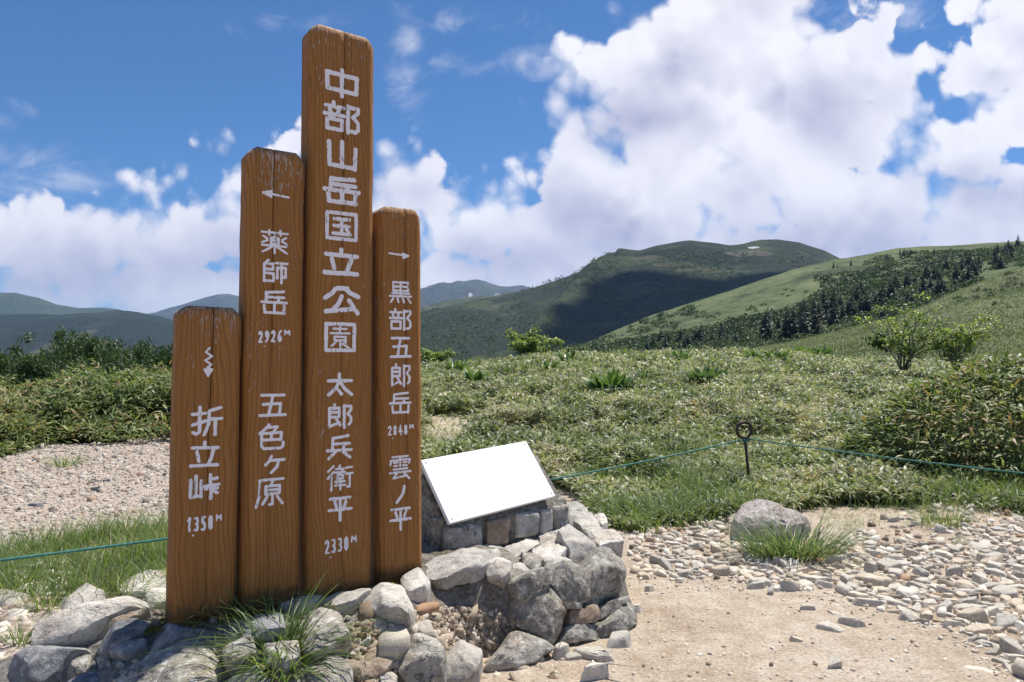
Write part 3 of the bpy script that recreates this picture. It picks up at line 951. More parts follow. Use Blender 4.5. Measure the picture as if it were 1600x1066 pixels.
# strokes on a 0..100 grid (x right, y down); a list of polylines, 'o' closes one
G = {
 '中': [[(6,20),(94,24),(93,80),(8,76),'o'], [(50,5),(50,96)]],
 '部': [[(27,5),(27,17)], [(6,19),(54,19)], [(16,25),(20,39)], [(42,24),(39,39)], [(3,45),(57,45)], [(10,60),(50,60),(50,92),(10,92),'o'],
        [(66,10),(66,97)], [(66,13),(94,13),(94,26),(80,44),(94,60),(94,84),(86,92),(76,91)]],
 '山': [[(9,10),(11,90)], [(11,90),(91,92)], [(93,24),(91,95)], [(50,5),(50,90)]],
 '岳': [[(84,7),(22,13)], [(22,11),(20,50)], [(22,31),(86,31)], [(66,31),(66,50)], [(5,51),(96,51)], [(14,64),(17,92)], [(16,92),(88,92)],
        [(87,62),(86,95)], [(51,51),(51,92)]],
 '国': [[(7,7),(93,7),(93,93),(7,93),'o'], [(28,27),(74,27)], [(28,50),(72,50)], [(50,27),(50,76)], [(25,76),(76,76)], [(62,58),(71,68)]],
 '立': [[(50,5),(50,25)], [(8,25),(94,27)], [(24,40),(31,74)], [(80,28),(76,48),(64,88)], [(5,91),(95,91)]],
 '公': [[(64,9),(34,12),(24,30),(6,46)], [(58,9),(70,24),(95,38)], [(50,38),(42,64),(28,86)], [(8,93),(36,88),(84,80)], [(70,52),(80,72),(93,95)]],
 '園': [[(7,7),(93,7),(93,93),(7,93),'o'], [(30,24),(68,24)], [(49,18),(49,38)], [(22,38),(77,38)], [(33,49),(66,49),(66,60),(33,60),'o'],
        [(49,60),(50,84)], [(40,63),(24,78)], [(66,66),(56,72)], [(56,70),(76,84)]],
 '太': [[(6,34),(94,34)], [(48,5),(47,34),(36,64),(8,93)], [(50,36),(66,66),(94,93)], [(44,74),(56,90)]],
 '郎': [[(28,4),(28,17)], [(9,19),(46,19),(46,54)], [(9,36),(46,36)], [(9,55),(46,55)], [(9,19),(9,94)], [(9,93),(46,78)], [(36,64),(50,88)],
        [(66,10),(66,98)], [(66,12),(93,12),(93,26),(80,43),(93,60),(93,78),(84,87)]],
 '兵': [[(84,7),(26,16)], [(24,14),(24,62)], [(24,38),(90,38)], [(66,38),(66,62)], [(4,63),(96,63)], [(34,70),(8,95)], [(64,70),(92,93)]],
 '衛': [[(27,5),(7,25)], [(28,27),(6,52)], [(19,45),(19,98)], [(50,4),(46,18)], [(36,17),(64,17)], [(58,17),(60,28)], [(33,30),(69,30)],
        [(40,41),(62,41),(62,54),(40,54),'o'], [(34,66),(68,66)], [(38,66),(38,80)], [(34,81),(71,81)], [(52,56),(52,98)],
        [(74,14),(95,12)], [(72,38),(98,36)], [(87,38),(87,90),(77,88)]],
 '平': [[(9,8),(92,8)], [(27,20),(34,42)], [(76,18),(67,42)], [(4,54),(97,54)], [(50,8),(50,97)]],
 '薬': [[(4,14),(96,14)], [(30,4),(30,25)], [(70,4),(70,25)], [(52,24),(46,34)], [(36,35),(64,35),(64,58),(36,58),'o'], [(36,46),(64,46)],
        [(10,31),(24,40)], [(6,56),(24,47)], [(90,31),(77,40)], [(76,47),(94,57)], [(5,67),(95,67)], [(50,58),(50,97)], [(42,70),(8,94)], [(58,70),(94,94)]],
 '師': [[(26,4),(14,17)], [(11,19),(44,19),(44,42),(11,42)], [(11,19),(11,93)], [(11,59),(46,59),(46,91),(11,91)], [(55,14),(97,14)], [(60,33),(60,78)],
        [(60,33),(92,33),(92,74),(84,73)], [(76,14),(76,98)]],
 '五': [[(9,8),(92,8)], [(50,8),(36,90)], [(15,46),(79,43),(75,90)], [(4,92),(97,90)]],
 '色': [[(40,4),(26,20),(6,36)], [(34,14),(72,12),(58,32)], [(13,37),(88,34),(86,62)], [(13,61),(86,61)], [(50,37),(49,61)], [(13,37),(13,84),(22,94),(84,94),(95,86),(95,72)]],
 'ヶ': [[(34,4),(24,30),(5,52)], [(28,28),(97,26)], [(70,28),(62,66),(34,97)]],
 '原': [[(14,7),(97,5)], [(16,8),(14,60),(4,97)], [(60,13),(52,26)], [(36,28),(85,27),(84,54),(36,55),'o'], [(36,41),(84,41)], [(60,56),(60,90),(50,91)],
        [(42,64),(26,88)], [(76,64),(95,90)]],
 '黒': [[(18,7),(84,7),(84,44),(18,44),'o'], [(18,26),(84,26)], [(51,7),(51,68)], [(14,56),(88,56)], [(4,69),(97,69)], [(18,79),(7,96)], [(37,80),(41,95)],
        [(60,80),(66,95)], [(82,79),(95,96)]],
 '雲': [[(16,6),(86,5)], [(7,36),(9,20),(95,18),(90,34)], [(51,6),(51,44)], [(22,29),(39,29)], [(63,29),(80,29)], [(22,42),(39,42)], [(63,42),(80,42)], [(18,56),(84,55)],
        [(4,70),(97,68)], [(38,70),(20,92),(82,84)], [(70,76),(92,97)]],
 'ノ': [[(90,5),(74,48),(12,96)]],
 '折': [[(4,27),(46,24)], [(27,4),(27,88),(16,94),(6,88)], [(4,64),(46,50)], [(95,5),(58,16)], [(58,16),(56,62),(42,97)], [(58,44),(98,42)], [(78,43),(78,97)]],
 '峠': [[(7,22),(8,88)], [(8,88),(40,84)], [(41,26),(41,88)], [(24,8),(24,86)], [(70,4),(70,46)], [(70,23),(92,19)], [(50,48),(98,44)], [(54,60),(94,58)], [(72,60),(72,98)], [(76,68),(94,77)]],
 '0': [[(50,6),(78,22),(80,78),(50,95),(20,78),(20,22),'o']],
 '1': [[(22,24),(58,6),(58,95)]],
 '2': [[(12,24),(28,8),(66,8),(84,24),(78,44),(14,92),(92,92)]],
 '3': [[(14,12),(64,8),(82,24),(74,42),(42,48),(78,58),(86,76),(64,94),(12,90)]],
 '4': [[(58,6),(10,66),(96,66)], [(68,40),(68,97)]],
 '5': [[(86,8),(28,8),(22,46),(62,44),(86,60),(84,80),(62,94),(12,90)]],
 '6': [[(80,8),(44,20),(18,54),(18,80),(42,94),(72,90),(84,72),(64,54),(24,62)]],
 '8': [[(50,6),(78,18),(74,38),(50,48),(24,38),(22,18),'o'], [(50,50),(82,64),(80,84),(50,95),(20,84),(18,64),'o']],
 '9': [[(20,92),(56,80),(82,46),(82,20),(58,6),(28,10),(16,28),(36,46),(76,38)]],
 'M': [[(8,96),(14,8),(50,64),(86,8),(92,96)]],
 '.': [[(50,50),(52,54)]],
}
LEFT_ARROW = [[(98,60),(34,46)], [(6,42),(36,14)], [(6,42),(36,78)], [(36,14),(36,78)], [(10,42),(33,24),(33,68),'o'], [(22,42),(30,40)], [(26,34),(26,54)]]
RIGHT_ARROW = [[(4,30),(62,40)], [(92,44),(66,20)], [(92,44),(68,82)], [(66,20),(68,82)], [(88,44),(70,32),(70,66),'o'], [(74,46),(82,46)], [(62,40),(80,44)]]
DOWN_ARROW = [[(56,3),(20,16),(82,30),(16,44),(80,58),(40,68),(66,72)], [(40,68),(50,96)], [(12,74),(86,74)], [(12,74),(48,97)], [(86,74),(48,97)], [(30,79),(68,79),(49,92),'o'], [(48,80),(48,92)]]


def seg_sdf(X, Y, a, b):
    ax, ay = a; bx, by = b
    dx, dy = bx - ax, by - ay
    L = dx * dx + dy * dy + 1e-9
    t = np.clip(((X - ax) * dx + (Y - ay) * dy) / L, 0, 1)
    return np.hypot(X - ax - t * dx, Y - ay - t * dy)


MS = {1: [(0, 4, 7)], 2: [(1, 5, 4)], 3: [(0, 1, 5, 7)], 4: [(2, 6, 5)], 5: [(0, 4, 7), (2, 6, 5)], 6: [(1, 2, 6, 4)], 7: [(0, 1, 2, 6, 7)],
      8: [(3, 7, 6)], 9: [(0, 4, 6, 3)], 10: [(1, 5, 4), (3, 7, 6)], 11: [(0, 1, 5, 6, 3)], 12: [(3, 7, 5, 2)], 13: [(0, 4, 5, 2, 3)], 14: [(1, 2, 3, 7, 4)],
      15: [(0, 1, 2, 3)]}


def glyph(strokes, s0, s1, z0, z1, halfw, cell=0.0022, seed=0, wear=1.0):
    """union of round strokes as one flat outline mesh: returns verts (s,z) and polygons"""
    W, H = s1 - s0, z0 - z1          # z0 top
    pad = halfw * 1.6
    nx = max(6, int((W + 2 * pad) / cell)); ny = max(6, int((H + 2 * pad) / cell))
    gx = np.linspace(s0 - pad, s1 + pad, nx); gz = np.linspace(z1 - pad, z0 + pad, ny)
    X, Z = np.meshgrid(gx, gz, indexing='ij')
    d = np.full(X.shape, 9.0)
    for st in strokes:
        cl = st[-1] == 'o'
        pts = [p for p in st if p != 'o']
        q = [(s0 + p[0] / 100 * W, z0 - p[1] / 100 * H) for p in pts]
        if cl: q.append(q[0])
        for a, b in zip(q[:-1], q[1:]):
            d = np.minimum(d, seg_sdf(X, Z, a, b))
    n = fbm2(X, Z, 60, 3, seed) * 0.0017 + fbm2(X * 3.0, Z, 150, 2, seed + 3) * 0.0011
    chip = fbm2(X * 2.2, Z * 0.7, 70, 3, seed + 9)
    d = d - halfw * 0.89 + n * wear + np.maximum(chip - 0.52, 0) * 0.05 * wear
    inside = d < 0
    V = []; idx = {}
    polys = []

    def vert(key, x, z):
        k = idx.get(key)
        if k is None:
            k = idx[key] = len(V)
            V.append((x, z))
        return k
    code = (inside[:-1, :-1] * 1 + inside[1:, :-1] * 2 + inside[1:, 1:] * 4 + inside[:-1, 1:] * 8)
    for i, j in zip(*np.nonzero(code)):
        cc = [(i, j), (i + 1, j), (i + 1, j + 1), (i, j + 1)]
        ed = {4: (0, 1), 5: (1, 2), 6: (2, 3), 7: (3, 0)}
        for poly in MS[int(code[i, j])]:
            f = []
            for k in poly:
                if k < 4:
                    a = cc[k]
                    f.append(vert(a, gx[a[0]], gz[a[1]]))
                else:
                    a, b = cc[ed[k][0]], cc[ed[k][1]]
                    if b < a: a, b = b, a
                    da, db = d[a], d[b]
                    t = da / (da - db)
                    t = min(max(t, 0.05), 0.95)
                    f.append(vert((a, b), gx[a[0]] * (1 - t) + gx[b[0]] * t, gz[a[1]] * (1 - t) + gz[b[1]] * t))
            polys.append(f)
    return V, polys


class Post:
    pass


def build_post(label, bl, br, ybl, ybr, tl, tr, yt, depth, crack, foot_z, group=None, seed=0, proud=0.0, slope=0.0):
    """post between photo columns bl..br at its foot and tl..tr at its top"""
    off = proud
    s0b, z0b = row_pt(bl, ybl, off); s1b, z1b = row_pt(br, ybr, off)
    s0t, zt = row_pt(tl, yt, off); s1t, _ = row_pt(tr, yt, off)
    zb = foot_z
    w = 0.5 * ((s1b - s0b) + (s1t - s0t))
    sb = 0.5 * (s0b + s1b); st = 0.5 * (s0t + s1t)
    zb_ref = 0.5 * (z0b + z1b)
    H = zt - zb
    p = Post()
    base2 = ROW0 + RN * off + RT * sb
    p.root = thing('sign_post', label, 'sign post', (base2[0] - RN[0] * depth / 2, base2[1] - RN[1] * depth / 2, zb), group)
    lean = (st - sb) / (zt - zb_ref)
    R = Matrix.Rotation(ROW_A, 4, 'Z') @ Matrix.Rotation(math.atan(lean), 4, 'Y')
    p.root.rotation_euler = R.to_euler()
    p.w, p.H, p.depth, p.sb, p.zb, p.lean, p.off = w, H, depth, sb, zb, lean, off
    # cross-section in local x (along the row) and y (-y = face); chamfered corners and a drying crack down the face
    ch = 0.026; x = w / 2; y = depth / 2
    ck = crack * w
    nz = 70
    zs = np.concatenate([np.linspace(0, H - 0.03, nz), [H - 0.012, H]])
    prof = [(-x, y - ch), (-x, 0), (-x, -y + ch), (-x + ch * .5, -y + ch * .45), (-x + ch, -y)]
    for q in np.linspace(-x + ch, ck - 0.004, 7)[1:]: prof.append((q, -y))
    ci = len(prof); prof.append((ck, -y))
    for q in np.linspace(ck + 0.004, x - ch, 7)[:-1]: prof.append((q, -y))
    prof += [(x - ch, -y), (x - ch * .5, -y + ch * .45), (x, -y + ch), (x, 0), (x, y - ch), (x - ch, y), (-x + ch, y)]
    prof = np.array(prof); m = len(prof)
    V = []
    for k, z in enumerate(zs):
        a = prof.copy()
        wob = 0.012 * float(fbm2(np.array([z * 1.0]), np.array([seed * 3.1]), 1.4, 3, seed)[0])
        g = np.clip((z / H - 0.25) / 0.5, 0, 1)
        jag = 0.0025 * float(fbm2(np.array([z * 9.0]), np.array([seed * 1.1]), 2.0, 2, seed)[0])
        a[ci - 1:ci + 2, 0] += wob + jag
        hw = 0.0007 + 0.0024 * g
        a[ci - 1, 0] = a[ci, 0] - hw; a[ci + 1, 0] = a[ci, 0] + hw
        a[ci, 1] += 0.003 + 0.016 * g
        edge = np.abs(np.abs(a[:, 0]) - (x - ch * .5)) < ch * .6
        nn = fbm2(a[:, 0] * 20 + z * 7, a[:, 1] * 20 + z * 9, 1.0, 3, seed + 2)
        a += (nn * 0.0022)[:, None] * edge[:, None] * np.sign(a)
        if z > H - 0.02:
            kk = 0.004 if z < H - 0.006 else 0.016
            a[:, 0] -= np.sign(a[:, 0]) * np.minimum(kk, np.abs(a[:, 0])) * (np.abs(a[:, 0]) > x - ch * 1.2)
            a[:, 1] -= np.sign(a[:, 1]) * np.minimum(kk, np.abs(a[:, 1])) * (np.abs(a[:, 1]) > y - ch * 1.2)
        zz = np.full(m, z)
        # corners of the top are sawn off
        if z > H - 0.05:
            cut = np.clip(np.abs(a[:, 0]) - (x - 0.036), 0, 1)
            zz = zz - cut * 0.7 * np.clip((z - (H - 0.05)) / 0.05, 0, 1)
            zz = zz - slope * (a[:, 0] / x) * np.clip((z - (H - 0.05)) / 0.05, 0, 1)
        V.append(np.column_stack([a, zz]))
    V = np.concatenate(V)
    n = len(zs)
    Q = []
    for k in range(n - 1):
        a = np.arange(m) + k * m; b = (np.arange(m) + 1) % m + k * m
        Q.append(np.stack([a, b, b + m, a + m], 1))
    top = np.array([[(n - 1) * m + j for j in range(m)]])
    me = mesh_np('timber', V, [np.concatenate(Q), top], WOOD)
    attr_f(me, 'fromtop', H - V[:, 2]); attr_f(me, 'foot', V[:, 2] - (zb_ref - zb) + 0.0 * V[:, 0])
    link('timber', me, p.root)
    return p


def lettering(p, name, items, seed):
    """items: (strokes, x0, y0, x1, y1, halfwidth) in photo pixels, laid on the face of post p"""
    V = []; F_ = []
    for k, (st, x0, y0, x1, y1, hw) in enumerate(items):
        ym = 0.5 * (y0 + y1)
        sa, _ = row_pt(x0, ym, p.off); sb_, _ = row_pt(x1, ym, p.off)
        _, za = row_pt(0.5 * (x0 + x1), y0, p.off); _, zb_ = row_pt(0.5 * (x0 + x1), y1, p.off)
        zc = 0.5 * (za + zb_)
        dx = -p.sb - p.lean * (zc - p.zb) * 1.0
        v, f = glyph(st, sa + dx + hw, sb_ + dx - hw, za - p.zb - hw, zb_ - p.zb + hw, hw, seed=seed + k * 5, cell=0.0024 if hw > 0.007 else 0.0017,
                     wear=1.0 if hw > 0.007 else 0.6)
        o = len(V)
        V += [(a, -p.depth / 2 - 0.0009, b) for a, b in v]
        F_ += [[i + o for i in q] for q in f]
    me = bpy.data.meshes.new(name)
    me.from_pydata(V, [], F_)
    me.update()
    me.materials.append(PAINT)
    link(name, me, p.root)


def number(txt, x0, y0, x1, y1, tilt, hw):
    """digits that climb to the right, tilt in px over the width; a dot after the first one"""
    n = len(txt); w = (x1 - x0) / n
    r = []
    h = y1 - y0
    for k, ch in enumerate(txt):
        dy = -tilt * (k / (n - 1) - 0.0)
        r.append((G[ch], x0 + k * w + 0.4, y0 + dy, x0 + (k + 1) * w - 0.4, y1 + dy, hw))
    r.append((G['.'], x0 + w * 0.92, y1 + 1.5, x0 + w * 1.18, y1 + 4.5, hw * 0.9))
    return r


P1 = build_post('short timber post with a zigzag down arrow and 1350M, leftmost in the row', 265, 368, 968, 938, 278, 379, 477, 0.15, 0.02, 0.36,
                'brown timber sign posts', 1)
P2 = build_post('second tallest timber post with a left arrow and 2926M', 375, 469, 938, 915, 388, 477, 226, 0.15, -0.06, 0.34, 'brown timber sign posts', 2)
P3 = build_post('tallest timber post with the longest column of large white lettering and 2330M', 477, 583, 934, 912, 487, 585.5, 34, 0.15, 0.02, 0.34,
                'brown timber sign posts', 3, slope=0.006)
P4 = build_post('timber post with a right arrow and 2848M, rightmost in the row', 593, 663, 900, 878, 592, 660, 320, 0.15, 0.1, 0.36,
                'brown timber sign posts', 4, proud=-0.02)

B = 0.0112
lettering(P3, 'place_name', [(G['中'], 503.7, 104, 564, 156, B), (G['部'], 501.7, 156.5, 566, 211, B * .88), (G['山'], 505.5, 216, 562.5, 268, B), (G['岳'], 500.5, 272, 566.5, 323.5, B),
                             (G['国'], 503.7, 327, 563, 380, B * .82), (G['立'], 500.5, 384, 564.7, 435, B), (G['公'], 500, 442, 566.5, 494.7, B), (G['園'][:1], 502.6, 500, 560, 554, B * .82), (G['園'][1:], 502.6, 500, 560, 554, B * .5),
], 100)
lettering(P3, 'place_name', [(G['太'], 507.4, 579.6, 554.4, 622.3, 0.0084), (G['郎'], 508.5, 627.7, 553.7, 671.5, 0.0074), (G['兵'], 507.4, 675.8, 552.6, 721, 0.0077),
                             (G['衛'], 507.4, 724, 553.7, 768, 0.0058), (G['平'], 510, 772.7, 552.6, 816.5, 0.0079)], 100)
lettering(P3, 'altitude_number', number('2330', 506, 842, 546, 868, 6, 0.0049) + [(G['M'], 547.3, 835, 558.4, 848, 0.0037)], 180)
lettering(P2, 'arrow', [(LEFT_ARROW, 406, 295.6, 453.6, 313.5, 0.0053)], 200)
lettering(P2, 'place_name', [(G['薬'], 405, 356.6, 453, 399, 0.0053), (G['師'], 405.7, 403.5, 452, 445, 0.0063), (G['岳'], 404, 450, 452, 494.5, 0.0067),
], 210)
lettering(P2, 'place_name', [(G['五'], 402, 612, 449.6, 654.7, 0.0070), (G['色'], 400.6, 659.5, 447, 705.8, 0.0070), (G['ヶ'], 410.7, 709, 447, 741.6, 0.0070), (G['原'], 396, 744.6, 446, 795, 0.0067)], 210)
lettering(P2, 'altitude_number', number('2926', 402, 516, 442, 538, 2, 0.0049) + [(G['M'], 442.8, 514.5, 454.6, 524.5, 0.0037)], 280)
lettering(P4, 'arrow', [(RIGHT_ARROW, 605, 391.7, 642.5, 407, 0.0053)], 300)
lettering(P4, 'place_name', [(G['黒'], 606, 437, 645, 476, 0.0058), (G['部'], 606, 479.6, 645, 518.5, 0.0065), (G['五'], 607, 523.5, 644, 562.7, 0.0072), (G['郎'], 607.6, 565.8, 644, 606, 0.0065),
                             (G['岳'], 606, 609.6, 644.5, 649.4, 0.0067)], 310)
lettering(P4, 'place_name', [(G['雲'], 605.6, 709.6, 644, 751.7, 0.0056), (G['ノ'], 615.5, 756.4, 635.8, 788.4, 0.0079), (G['平'], 606.7, 790, 644.5, 831, 0.0072)], 310)
lettering(P4, 'altitude_number', number('2848', 604.7, 664, 638, 682, 1.5, 0.0046) + [(G['M'], 638.7, 662, 647.2, 670.6, 0.0035)], 380)
lettering(P1, 'arrow', [(DOWN_ARROW, 315.7, 541, 335.8, 591, 0.0046)], 400)
lettering(P1, 'place_name', [(G['折'], 295.5, 632, 350, 683.6, 0.0074), (G['立'], 293, 686, 346, 734, 0.0077), (G['峠'], 291, 737.6, 346, 783.6, 0.0072)], 410)
lettering(P1, 'altitude_number', number('1350', 290, 807, 334.5, 834, 4, 0.0053) + [(G['M'], 336, 802, 347.6, 814, 0.0037)], 480)

# ------------------------------------------------------------------ the stone mound
def poly_sd(X, Y, P):
    P = np.array(P, float)
    d = np.full(np.shape(X), 1e9)
    inside = np.zeros(np.shape(X), bool)
    for (ax, ay), (bx, by) in zip(P, np.roll(P, -1, 0)):
        d = np.minimum(d, seg_sdf(X, Y, (ax, ay), (bx, by)))
        c = ((ay > Y) != (by > Y)) & (X < (bx - ax) * (Y - ay) / (by - ay + 1e-12) + ax)
        inside ^= c
    return np.where(inside, -d, d)


M_BASE = [(-2.75, 3.25), (-2.3, 2.65), (-1.6, 2.3), (-0.9, 2.3), (-0.45, 2.6), (-0.22, 3.05), (-0.08, 3.55), (0.2, 3.77), (0.5, 3.97), (0.67, 4.26),
          (0.74, 4.50), (0.73, 4.85), (0.5, 5.2), (-0.2, 5.0), (-0.8, 4.5), (-1.3, 3.95), (-1.9, 3.75), (-2.5, 3.62)]
M_TOP = [(-1.72, 3.2), (-1.4, 2.95), (-0.95, 2.98), (-0.62, 3.25), (-0.42, 3.50), (-0.2, 3.74), (0.0, 3.86), (0.16, 3.93), (0.42, 4.09), (0.57, 4.32), (0.64, 4.55),
         (0.62, 4.8), (0.3, 4.95), (-0.3, 4.6), (-0.9, 3.95), (-1.35, 3.5)]


def mound_z(X, Y):
    db = poly_sd(X, Y, M_BASE); dt = poly_sd(X, Y, M_TOP)
    a = np.maximum(-db, 0); b = np.maximum(dt, 0)
    t = a / (a + b + 1e-6)
    t = np.where(dt <= 0, 1.0, t)
    h = 0.44 * (0.45 * t + 0.55 * t * t * (3 - 2 * t)) * (1 - 0.21 * sstep(X, -0.25, 0.15))
    # rubble that has slid out of the broken front
    g = 0.15 * np.exp(-(((X + 0.34) / 0.28) ** 2 + ((Y - 3.12) / 0.26) ** 2))
    hole = 0.30 * np.exp(-(((X + 0.14) / 0.22) ** 2 + ((Y - 3.60) / 0.15) ** 2))
    h = np.maximum(h - hole, 0) + g * (h < 0.4) * np.clip(a / 0.1, 0, 1)
    h = h - 0.012 + np.clip(a / 0.15, 0, 1) * (1 - 0.75 * sstep(X, -0.25, 0.1)) * (0.028 * fbm2(X, Y, 5.0, 4, 51) + 0.012 * fbm2(X, Y, 22, 3, 52))
    return np.where(db < 0.03, h + 0.0, -0.05) - 0.03 * (a <= 0)


_mx = np.arange(-2.9, 1.0, 0.018); _my = np.arange(2.15, 5.35, 0.018)
_MX, _MY = np.meshgrid(_mx, _my, indexing='ij')
_MZ = mound_z(_MX, _MY)


def mz(x, y):
    fx = np.clip((np.asarray(x) - _mx[0]) / 0.018, 0, len(_mx) - 1.001); fy = np.clip((np.asarray(y) - _my[0]) / 0.018, 0, len(_my) - 1.001)
    i = fx.astype(int); j = fy.astype(int); u = fx - i; v = fy - j
    return _MZ[i, j] * (1 - u) * (1 - v) + _MZ[i + 1, j] * u * (1 - v) + _MZ[i, j + 1] * (1 - u) * v + _MZ[i + 1, j + 1] * u * v


def surf_z(x, y):
    g = ground_z(x, y)
    ins = (np.asarray(x) > _mx[0]) & (np.asarray(x) < _mx[-1]) & (np.asarray(y) > _my[0]) & (np.asarray(y) < _my[-1])
    return np.where(ins, np.maximum(g, mz(x, y)), g)


def ray_hit(px, py, y0=2.2, y1=30.0, n=420):
    px = np.atleast_1d(np.asarray(px, float)); py = np.atleast_1d(np.asarray(py, float))
    Y = np.geomspace(y0, y1, n)[None]
    kx = (px[:, None] - 800) / F; kz = (py[:, None] - HZ) / F

    def sz(x, y):
        ins = (x > _mx[0]) & (x < _mx[-1]) & (y > _my[0]) & (y < _my[-1])
        return np.where(ins, np.maximum(mz(x, y), 0.0), ground_z(x, y, False))
    h = sz(kx * Y, Y + 0 * kx) >= EYE - kz * Y
    k = np.where(h.any(1), h.argmax(1), n - 1)
    hi = Y[0, k]; lo = Y[0, np.maximum(k - 1, 0)]
    for _ in range(9):
        m = 0.5 * (lo + hi)
        q = sz(kx[:, 0] * m, m) >= EYE - kz[:, 0] * m
        hi = np.where(q, m, hi); lo = np.where(q, lo, m)
    return np.stack([kx[:, 0] * hi, hi, EYE - kz[:, 0] * hi], 1)


def mortar_mat():
    m, t, b, out = new_mat('mortar')
    p = coords(t)
    n1 = t.noise(p, 4, 5, 0.6); n2 = t.noise(p, 38, 5, 0.7); n3 = t.noise(p, 150, 3, 0.6)
    c = t.mix(t.ss(n1, 0.35, 0.65), (0.30, 0.275, 0.235), (0.46, 0.43, 0.375))
    c = t.mix(t.math('MULTIPLY', t.ss(t.noise(p, 2.1, 4, 0.6), 0.5, 0.62), 0.7), c, (0.17, 0.12, 0.075))
    s_ = t.ss(n2, 0.35, 0.68, 0.6, 1.3)
    c = t.mix(1.0, c, t.comb(s_, s_, s_), 'MULTIPLY')
    ms = t.math('MULTIPLY', t.ss(t.noise(p, 5.5, 4, 0.65), 0.6, 0.68), 0.6)
    c = t.mix(ms, c, (0.07, 0.075, 0.02))
    t.put(b, 'Base Color', c)
    b.inputs['Roughness'].default_value = 0.95
    b.inputs['Specular IOR Level'].default_value = 0.15
    bump(t, b, t.math('ADD', n2, t.math('MULTIPLY', n3, 0.5)), 0.03)
    return m


ROCK_GREY = rock_mat('rock_grey', (0.22, 0.20, 0.17), (0.39, 0.36, 0.31), (0.51, 0.475, 0.415), 1.0, 0.7, warm=0.25, bumpd=0.016)
ROCK_PALE = rock_mat('rock_pale', (0.38, 0.345, 0.30), (0.52, 0.48, 0.42), (0.62, 0.58, 0.515), 0.9, 0.35, warm=0.3, bumpd=0.012)
ROCK_DARK = rock_mat('rock_slate', (0.15, 0.15, 0.152), (0.23, 0.232, 0.236), (0.32, 0.318, 0.31), 1.0, 0.35, bumpd=0.012)
ROCK_WALL = rock_mat('rock_wall', (0.17, 0.155, 0.13), (0.30, 0.28, 0.24), (0.40, 0.375, 0.33), 1.1, 0.6, warm=0.3, moss=0.25, bumpd=0.018)
ROCK_SLAB = rock_mat('rock_slab', (0.36, 0.33, 0.29), (0.49, 0.46, 0.405), (0.59, 0.555, 0.495), 1.0, 0.35, warm=0.25, bumpd=0.010)
ROCK_BROWN = rock_mat('rock_brown', (0.22, 0.16, 0.11), (0.33, 0.25, 0.18), (0.42, 0.34, 0.26), 1.0, 0.3, bumpd=0.012)
SHARD = rock_mat('shard', (0.48, 0.425, 0.345), (0.60, 0.55, 0.465), (0.69, 0.645, 0.56), 2.2, 0.10, warm=0.22, bumpd=0.004)


def smooth_closed(P, n, k=0.35):
    """resample a closed outline evenly; corners only slightly cut"""
    P = np.array(P, float)
    Q = []
    for a, b, c in zip(np.roll(P, 1, 0), P, np.roll(P, -1, 0)):
        Q.append(b + (a - b) * k * 0.5); Q.append(b * (1 - 0.22 * k) + (a + c) * 0.11 * k); Q.append(b + (c - b) * k * 0.5)
    Q = np.array(Q)
    R = np.vstack([Q, Q[:1]])
    s = np.concatenate([[0], np.cumsum(np.linalg.norm(np.diff(R, axis=0), axis=1))])
    u = np.linspace(0, s[-1], n, endpoint=False)
    return np.stack([np.interp(u, s, R[:, i]) for i in range(R.shape[1])], 1)


